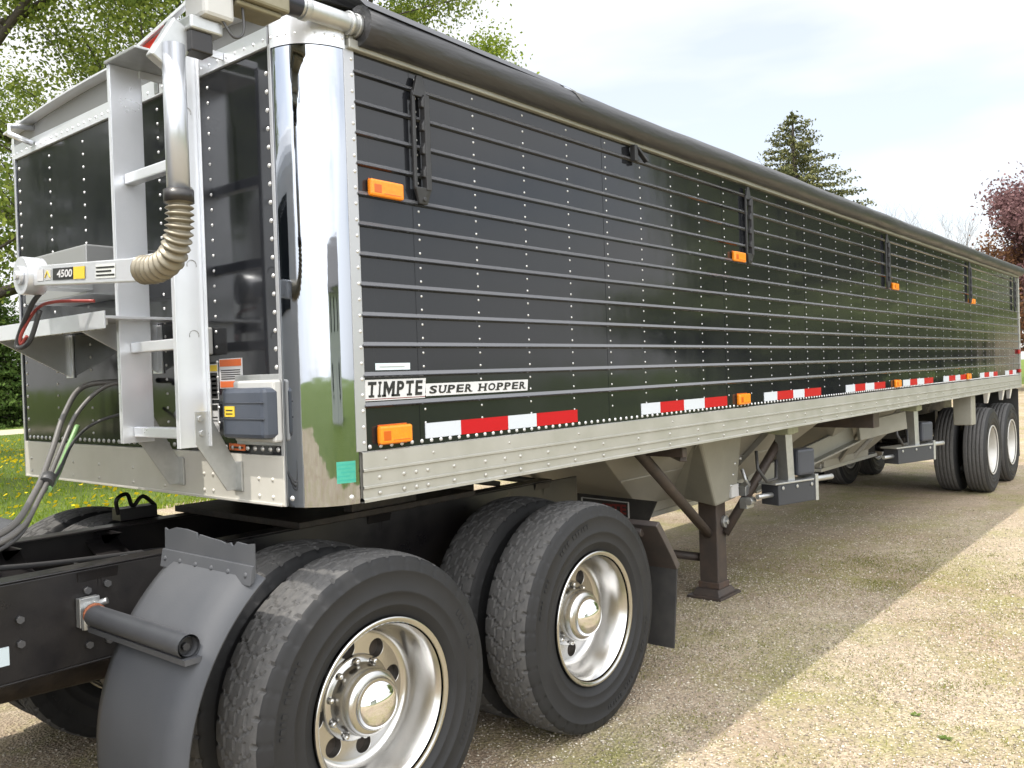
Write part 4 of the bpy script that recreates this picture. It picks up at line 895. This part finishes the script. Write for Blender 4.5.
def stone_mat():
    m = bpy.data.materials.new('stones'); m.use_nodes = True; t = m.node_tree; n = t.nodes; b = n['Principled BSDF']; b.inputs['Roughness'].default_value = .85
    g = n.new('ShaderNodeNewGeometry'); q = n.new('ShaderNodeValToRGB'); e = q.color_ramp.elements; e.new(.5)
    for el, (p, c) in zip(e, ((0, (.17, .14, .11)), (.5, (.36, .31, .235)), (1, (.62, .57, .48)))): el.position = p; el.color = (*c, 1)
    t.links.new(g.outputs['Random Per Island'], q.inputs['Fac']); t.links.new(q.outputs['Color'], b.inputs['Base Color']); return m
tag(np_mesh('gravel_stones', np.concatenate(Vs), np.concatenate(Fs), stone_mat()), 'loose tan gravel stones scattered on the drive', 'gravel', kind='stuff')
# weeds and grass
def blades(P, h, wd, lean=.5):
    n = len(P); a = rng.uniform(0, 6.28, n); H = h * rng.uniform(.5, 1.2, n); dx, dy = np.cos(a), np.sin(a); le = rng.uniform(0, lean, n) * H; b = rng.uniform(0, 6.28, n)
    v0 = P + np.stack([-dx * wd, -dy * wd, 0 * H], 1); v1 = P + np.stack([dx * wd, dy * wd, 0 * H], 1); v2 = P + np.stack([np.cos(b) * le, np.sin(b) * le, H], 1)
    return np.stack([v0, v1, v2], 1).reshape(-1, 3), np.arange(3 * n).reshape(-1, 3)
def patchy(n, x0, x1, y0, y1, k, spread):
    c = np.stack([rng.uniform(x0, x1, k), rng.uniform(y0, y1, k)], 1); i = rng.integers(0, k, n); q = c[i] + rng.normal(0, 1, (n, 2)) * (spread * rng.uniform(.3, 1.4, k)[i])[:, None]
    return np.concatenate([q, np.zeros((n, 1))], 1)
P = np.concatenate([patchy(20000, -1, 7, -2.8, .9, 300, .12), patchy(26000, 0, 7, -2.7, .8, 26, .42), patchy(7000, 4, 14, -3, 8, 260, .16)])
P = P[~((P[:, 1] > -.1) & (P[:, 0] < 2.3))]
v, f = blades(P, .012, .0026, 1.8); tag(np_mesh('weeds', v, f, lf_weed), 'low sparse weeds and grass growing through the gravel', 'weeds', kind='stuff')
# a few broad leaf weeds (sunlit foreground)
for i, (x, y, s) in enumerate(((2.42, -1.28, .62), (2.62, -1.10, .5))):
    n = 22; mb = MB()
    for k in range(n):
        a = random.uniform(0, 6.28); l_ = s * random.uniform(.02, .075); d = Vector((math.cos(a), math.sin(a), .25)); q = Vector((-math.sin(a), math.cos(a), 0)) * l_ * .22; o0 = Vector((0, 0, .002))
        mb.add([o0, o0 + d * l_ * .5 + q, o0 + d * l_ + Vector((0, 0, -.006 * s)), o0 + d * l_ * .5 - q], [(0, 1, 2, 3)])
    tag(mb.build('weed_plant', lf_weedlet, loc=(x, y, 0)), ['small dark green weed in the sunny gravel nearest the bottom edge', 'smaller weed just behind the other in the sunny gravel at lower right'][i], 'weed', 'small weeds in the gravel')
n = 60000; xx = rng.uniform(-2, 24, n); dd = rng.uniform(0, 1, n) ** 1.6; P = np.stack([xx, 9.0 + dd * 34, 0 * xx], 1); P = P[(P[:, 1] < 32.6 + .02 * P[:, 0])]
v, f = blades(P, .07, .010, .7); tag(np_mesh('grass', v, f, lf_grass), 'bright green spring lawn behind the trailer', 'grass', kind='stuff')
n = 9000; q = rng.uniform(0, 1, n); P = np.stack([rng.uniform(-1, 24, n), 9.6 + q ** 1.3 * 20, np.full(n, .07)], 1)
cl = patchy(n, -1, 24, 9.6, 30, 120, .8); cl[:, 2] = .06; P = np.concatenate([P[:2500], cl[(cl[:, 1] > 9.6)][:2600]])
a = rng.uniform(.018, .03, len(P)); sq = np.array([(-1, -1, 0), (1, -1, 0), (1, 1, 0), (-1, 1, 0)], float); rot = rng.normal(0, .35, (len(P), 2))
V = P[:, None] + np.stack([sq[None, :, 0] * a[:, None], sq[None, :, 1] * a[:, None], sq[None, :, 0] * a[:, None] * rot[:, :1] + sq[None, :, 1] * a[:, None] * (rot[:, 1:] - .5)], 2)
tag(np_mesh('dandelion_flowers', V.reshape(-1, 3), np.arange(4 * len(P)).reshape(-1, 4), lf_yellow), 'yellow dandelions dotting the lawn behind the trailer', 'dandelions', kind='stuff')

# ------------------------------------------------------------------ TREES
def leaf_quads(P, size, squash=1.0, droop=0):
    n = len(P); A = rng.normal(0, 1, (n, 3)); A /= np.linalg.norm(A, axis=1)[:, None]; B = rng.normal(0, 1, (n, 3)); B -= A * (A * B).sum(1)[:, None]; B /= np.linalg.norm(B, axis=1)[:, None]
    s = size * rng.uniform(.6, 1.3, n)[:, None]; V = np.stack([P - A * s, P - B * s * .55 + A * s * .1, P + A * s, P + B * s * .55 + A * s * .1], 1)
    return V.reshape(-1, 3), np.arange(4 * n).reshape(-1, 4)
def limbs(h, seed, spread=1.0, start=.22, levels=4, r0=.3, nb=(7, 4, 4, 3), up=.35, lenf=.42):
    rd = random.Random(seed); mb = MB(); tips = []
    def grow(p, d, ln, r, lev):
        pts = [p]; rad = [r]; q = d.copy(); seg = 5 if lev < 2 else 3
        for i in range(seg):
            q = (q + Vector((rd.gauss(0, .13), rd.gauss(0, .13), rd.gauss(.03, .08)))).normalized(); pts.append(pts[-1] + q * ln / seg); rad.append(r * (1 - .62 * (i + 1) / seg))
        mb.tube(pts, rad, 8 if lev == 0 else (6 if lev == 1 else 4), cap=False)
        if lev >= levels - 1: tips.append((pts, lev)); return
        if lev >= 1: tips.append((pts[2:], lev))
        n = nb[lev]
        for k in range(n):
            t = (start + (1 - start) * (k + rd.random() * .8) / n) if lev == 0 else (.25 + .75 * (k + rd.random() * .9) / n)
            i = min(int(t * seg), seg - 1); fr = t * seg - i; b = pts[i].lerp(pts[i + 1], min(fr, 1)); rr = rad[i] * (1 - fr) + rad[i + 1] * fr
            az = rd.random() * 6.28 + k * 2.4; out = Vector((math.cos(az), math.sin(az), 0)) * spread
            nd_ = (q * .5 + out + Vector((0, 0, up + .35 * t))).normalized() if lev else (out + Vector((0, 0, up + .7 * t))).normalized()
            grow(b, nd_, ln * (lenf if lev == 0 else .62) * rd.uniform(.75, 1.2) * (1.25 - .45 * t), max(rr * .55, .006), lev + 1)
    grow(Vector((0, 0, 0)), Vector((rd.gauss(0, .04), rd.gauss(0, .04), 1)), h, r0, 0)
    return mb, tips
def tree(name, loc, h, label, leafm, barkm, seed, n_leaf=15000, lsize=.1, spread=1.0, r0=.3, start=.22, jit=.35, group=None, cat='tree', levels=4, nb=(9, 5, 4, 3), lenf=.42, up=.35):
    th = thing(name, loc, label, cat, group); mb, tips = limbs(h, seed, spread, start, levels, r0, nb, up, lenf); mb.build('trunk', barkm, th)
    if n_leaf:
        C = []
        for pts, lev in tips:
            for i in range(len(pts) - 1): C += [pts[i].lerp(pts[i + 1], t) for t in (.3, .7, 1)]
        C = np.array([tuple(c) for c in C]); g = np.random.default_rng(seed); keep = g.random(len(C)) < .8; C = C[keep]
        i = g.integers(0, len(C), n_leaf); P = C[i] + g.normal(0, jit, (n_leaf, 3)) * g.uniform(.4, 1.3, (len(C), 1))[i]
        v, f = leaf_quads(P, lsize); np_mesh('crown', v, f, leafm, th)
    return th
def spruce(name, loc, h, wid, label, seed, leafm=lf_spruce, group=None, nlev=38, per=18, cat='tree', dens=1):
    th = thing(name, loc, label, cat, group); g = random.Random(seed); mb = MB(); mb.tube([(0, 0, 0), (.05, 0, h * .5), (0, 0, h)], [wid * .05, wid * .03, .015], 8); Q = []
    for i in range(nlev):
        t = i / nlev; z = h * (.05 + .95 * t ** .95); rad = wid * .5 * (1 - t) ** .85 * g.uniform(.8, 1.12) + .12
        m = max(4, int(per * (1 - t) + 4))
        for k in range(m):
            a = 6.283 * (k + g.random() * .7) / m; ln = rad * g.uniform(.7, 1.15); p0 = Vector((0, 0, z)); e = Vector((math.cos(a) * ln, math.sin(a) * ln, z - ln * .22 + .25 * t * ln + g.gauss(0, .08))); tip = e + Vector((math.cos(a), math.sin(a), .45)) * ln * .12
            mb.tube([p0, e, tip], [.03 * (1 - t) + .008, .01, .004], 4, cap=False)
            for s in np.linspace(.25, 1.08, int(4 + ln * 9 * dens)):
                c = p0.lerp(e, s) if s < 1 else e.lerp(tip, (s - 1) * 8)
                for _ in range(5): Q.append((c.x + g.gauss(0, .10 + .05 * ln), c.y + g.gauss(0, .10 + .05 * ln), c.z + g.gauss(-.03, .07)))
    mb.build('trunk', bark, th); v, f = leaf_quads(np.array(Q), .108); np_mesh('crown', v, f, leafm, th); return th
CAMP = Vector((-1.76, -2.29, 0))
def at(px, dist):           # a spot on the lawn seen in the direction of a picture column
    d = f_ + r_ * ((px - 512) / 867.9); d = Vector((d.x, d.y, 0)).normalized(); p = CAMP + d * dist; return (p.x, p.y, -.01)
tree('maple_tree', at(-45, 19), 13.5, 'tall spring maple with thin yellow green leaves behind the front corner of the trailer', lf_spring, bark, 11, 150000, .05, 1.35, .24, .10, .36)
tree('maple_tree', at(150, 26), 15.5, 'older maple with dark limbs and sparse leaves above the red reflector', lf_spring, bark, 23, 90000, .06, 1.1, .34, .14, .42)
tree('maple_tree', at(432, 26), 17.5, 'full bright green maple rising above the tarp near the picture top', lf_young, bark, 31, 170000, .065, .9, .28, .16, .42, lenf=.25)
spruce('spruce_tree', at(800, 62), 18.9, 17.5, 'lone dark green spruce with pointed top above the middle of the trailer', 5)
tree('plum_tree', at(1088, 52), 8.2, 'purple red leaved tree past the rear end of the trailer', lf_plum, bark, 41, 48000, .105, 1.1, .3, .12, .5)
tree('shrub', at(1014, 50), 6.5, 'rust coloured bush in front of the purple tree', lf_rust, bark, 43, 6000, .10, 1.0, .12, .1, .35, cat='bush', levels=3)
for i, (px, ds, h) in enumerate(((934, 64, 9.8), (958, 68, 8.9), (908, 68, 9.4))):
    tree('bare_tree', at(px, ds), h, ['bare leafless tree just left of the purple tree above the tarp', 'bare leafless tree touching the purple tree crown', 'leftmost of the bare leafless trees above the far end of the tarp'][i], None, bark_grey, 51 + i, 0, .1, .9, .13, .3, group='bare trees beyond the trailer', levels=4, nb=(10, 6, 5, 3), up=.7)
for i, (px, ds, h, wd) in enumerate(((-110, 46, 9, 7), (-20, 48, 8.2, 7.5), (70, 50, 8.6, 7.5), (170, 52, 9, 8), (270, 55, 9, 8), (370, 58, 9, 8))):
    lab = ['bushy evergreen at the left end of the row, outside the picture', 'bushy green evergreen at the left edge across the lawn', 'bushy evergreen right behind the black front panel', 'bushy evergreen hidden behind the trailer front corner', 'bushy evergreen hidden behind the first marker lamp', 'bushy evergreen at the far right of the hidden row'][i]
    spruce('evergreen_bush', at(px, ds), h, wd, lab, 60 + i, lf_dark, 'evergreens across the lawn', 26, 15, 'evergreen', .8)
# behind the photographer: trees, house and garage that show only in the paint and chrome
first = tree('leafy_tree', (36, -13.0, -.01), 13, 'leafy green tree across the drive, mirrored in the black side panel', lf_far, bark, 71, 16000, .20, 1.0, .3, .15, .6, group='trees mirrored in the side panel')
for k, (x, y, s) in enumerate(((42, -15, 1.0), (50, -14.5, 1.0), (46, -18.5, 1.1), (56, -15, 1.2), (60, -22, 1.2), (68, -4, 1.5), (76, -14, 1.5), (70, -28, 1.3))):
    c = copy_tree(first); c.location = (x, y, -.01); c.rotation_euler = (0, 0, k * 1.3); c.scale = (s, s, s)
for k, (x, y, s) in enumerate(((40, -13.5, 1.0), (44, -16, 1.1), (50, -17, 1.1), (58, -13, 1.2), (62, -18, 1.2), (70, -10, 1.3), (34, -12.2, .8), (80, -7, 1.5), (80, 0, 1.5))):
    c = copy_tree(first); c.location = (x, y, -.9); c.rotation_euler = (0, 0, k * 2.1 + 1); c.scale = (s * 1.3, s * 1.3, s * .42); c.name = 'thicket_bush'; c['category'] = 'bush'; c['label'] = 'low spreading green thicket across the drive, mirrored in the black side panel'; c['group'] = 'thickets mirrored in the side panel'
for k, (x, y, s) in enumerate(((-15, 15, 1.0), (-12, 26, 1.1))):
    c = copy_tree(first); c.location = (x, y, -.01); c.rotation_euler = (0, 0, k * 1.9 + .5); c.scale = (s, s, s); c['label'] = 'leafy green tree left of the truck, mirrored in the black front panel'; c['group'] = 'trees mirrored in the front panel'
def building(name, loc, rz, a, b, h, rh, wallm, roofm, label, cat, doors, wins):
    th = thing(name, loc, label, cat); th.rotation_euler = (0, 0, rz)
    mb = MB(); mb.prism([(-b / 2, 0), (b / 2, 0), (b / 2, h), (0, h + rh), (-b / 2, h)], (-a / 2, 0, 0), (0, 1, 0), (0, 0, 1), (a, 0, 0)); mb.build('wall', wallm, th)
    mb = MB()
    for s in (-1, 1):
        mb.hexa([(-a / 2 - .4, s * 0, h + rh + .03), (a / 2 + .4, s * 0, h + rh + .03), (a / 2 + .4, s * (b / 2 + .4), h - .4 * rh / (b / 2) + .03), (-a / 2 - .4, s * (b / 2 + .4), h - .4 * rh / (b / 2) + .03)], [(-a / 2 - .4, 0, h + rh + .15), (a / 2 + .4, 0, h + rh + .15), (a / 2 + .4, s * (b / 2 + .4), h - .4 * rh / (b / 2) + .15), (-a / 2 - .4, s * (b / 2 + .4), h - .4 * rh / (b / 2) + .15)])
    mb.build('roof', roofm, th)
    for (x, w_, hh) in doors:
        mb = MB(); mb.box(x - w_ / 2, x + w_ / 2, b / 2 + .002, b / 2 + .05, 0, hh); mb.build('door', d_white, th, .01)
    for (x, z, w_, hh) in wins:
        mb = MB(); mb.box(x - w_ / 2 - .08, x + w_ / 2 + .08, b / 2 + .002, b / 2 + .05, z - .08, z + hh + .08); q = mb.build('window', d_white, th, .01)
        mb = MB(); mb.box(x - w_ / 2, x + w_ / 2, b / 2 + .051, b / 2 + .056, z, z + hh); mb.build('pane', glass_dark, q)
shingle = mat('grey_shingles', (.12, .12, .125), .85, 0, .3, 6, .6, (.18, .175, .17), .5, 30)
siding = mat('white_siding', (.72, .72, .70), .6, 0, .4, 3, .6, (.66, .66, .64)); beige = mat('beige_siding', (.55, .48, .37), .7, 0, .3, 3, .6, (.50, .43, .33))
building('farm_house', (-5, -34, 0), 0, 13, 8, 5.2, 2.4, siding, shingle, 'white farm house behind the photographer, mirrored in the chrome hub', 'house', [(1, 1, 2.1)], [(-4, 1, 1.2, 1.4), (4, 1, 1.2, 1.4), (-4, 3.6, 1.1, 1.2), (0, 3.6, 1.1, 1.2), (4, 3.6, 1.1, 1.2)])
building('garage', (52, -3.4, 0), R(90), 7.6, 6, 4.4, 1.9, beige, shingle, 'beige garage down the drive, mirrored in the rear of the side panel', 'garage', [(-1.2, 2.6, 2.1)], [(1.9, 1, .9, 1.0)])
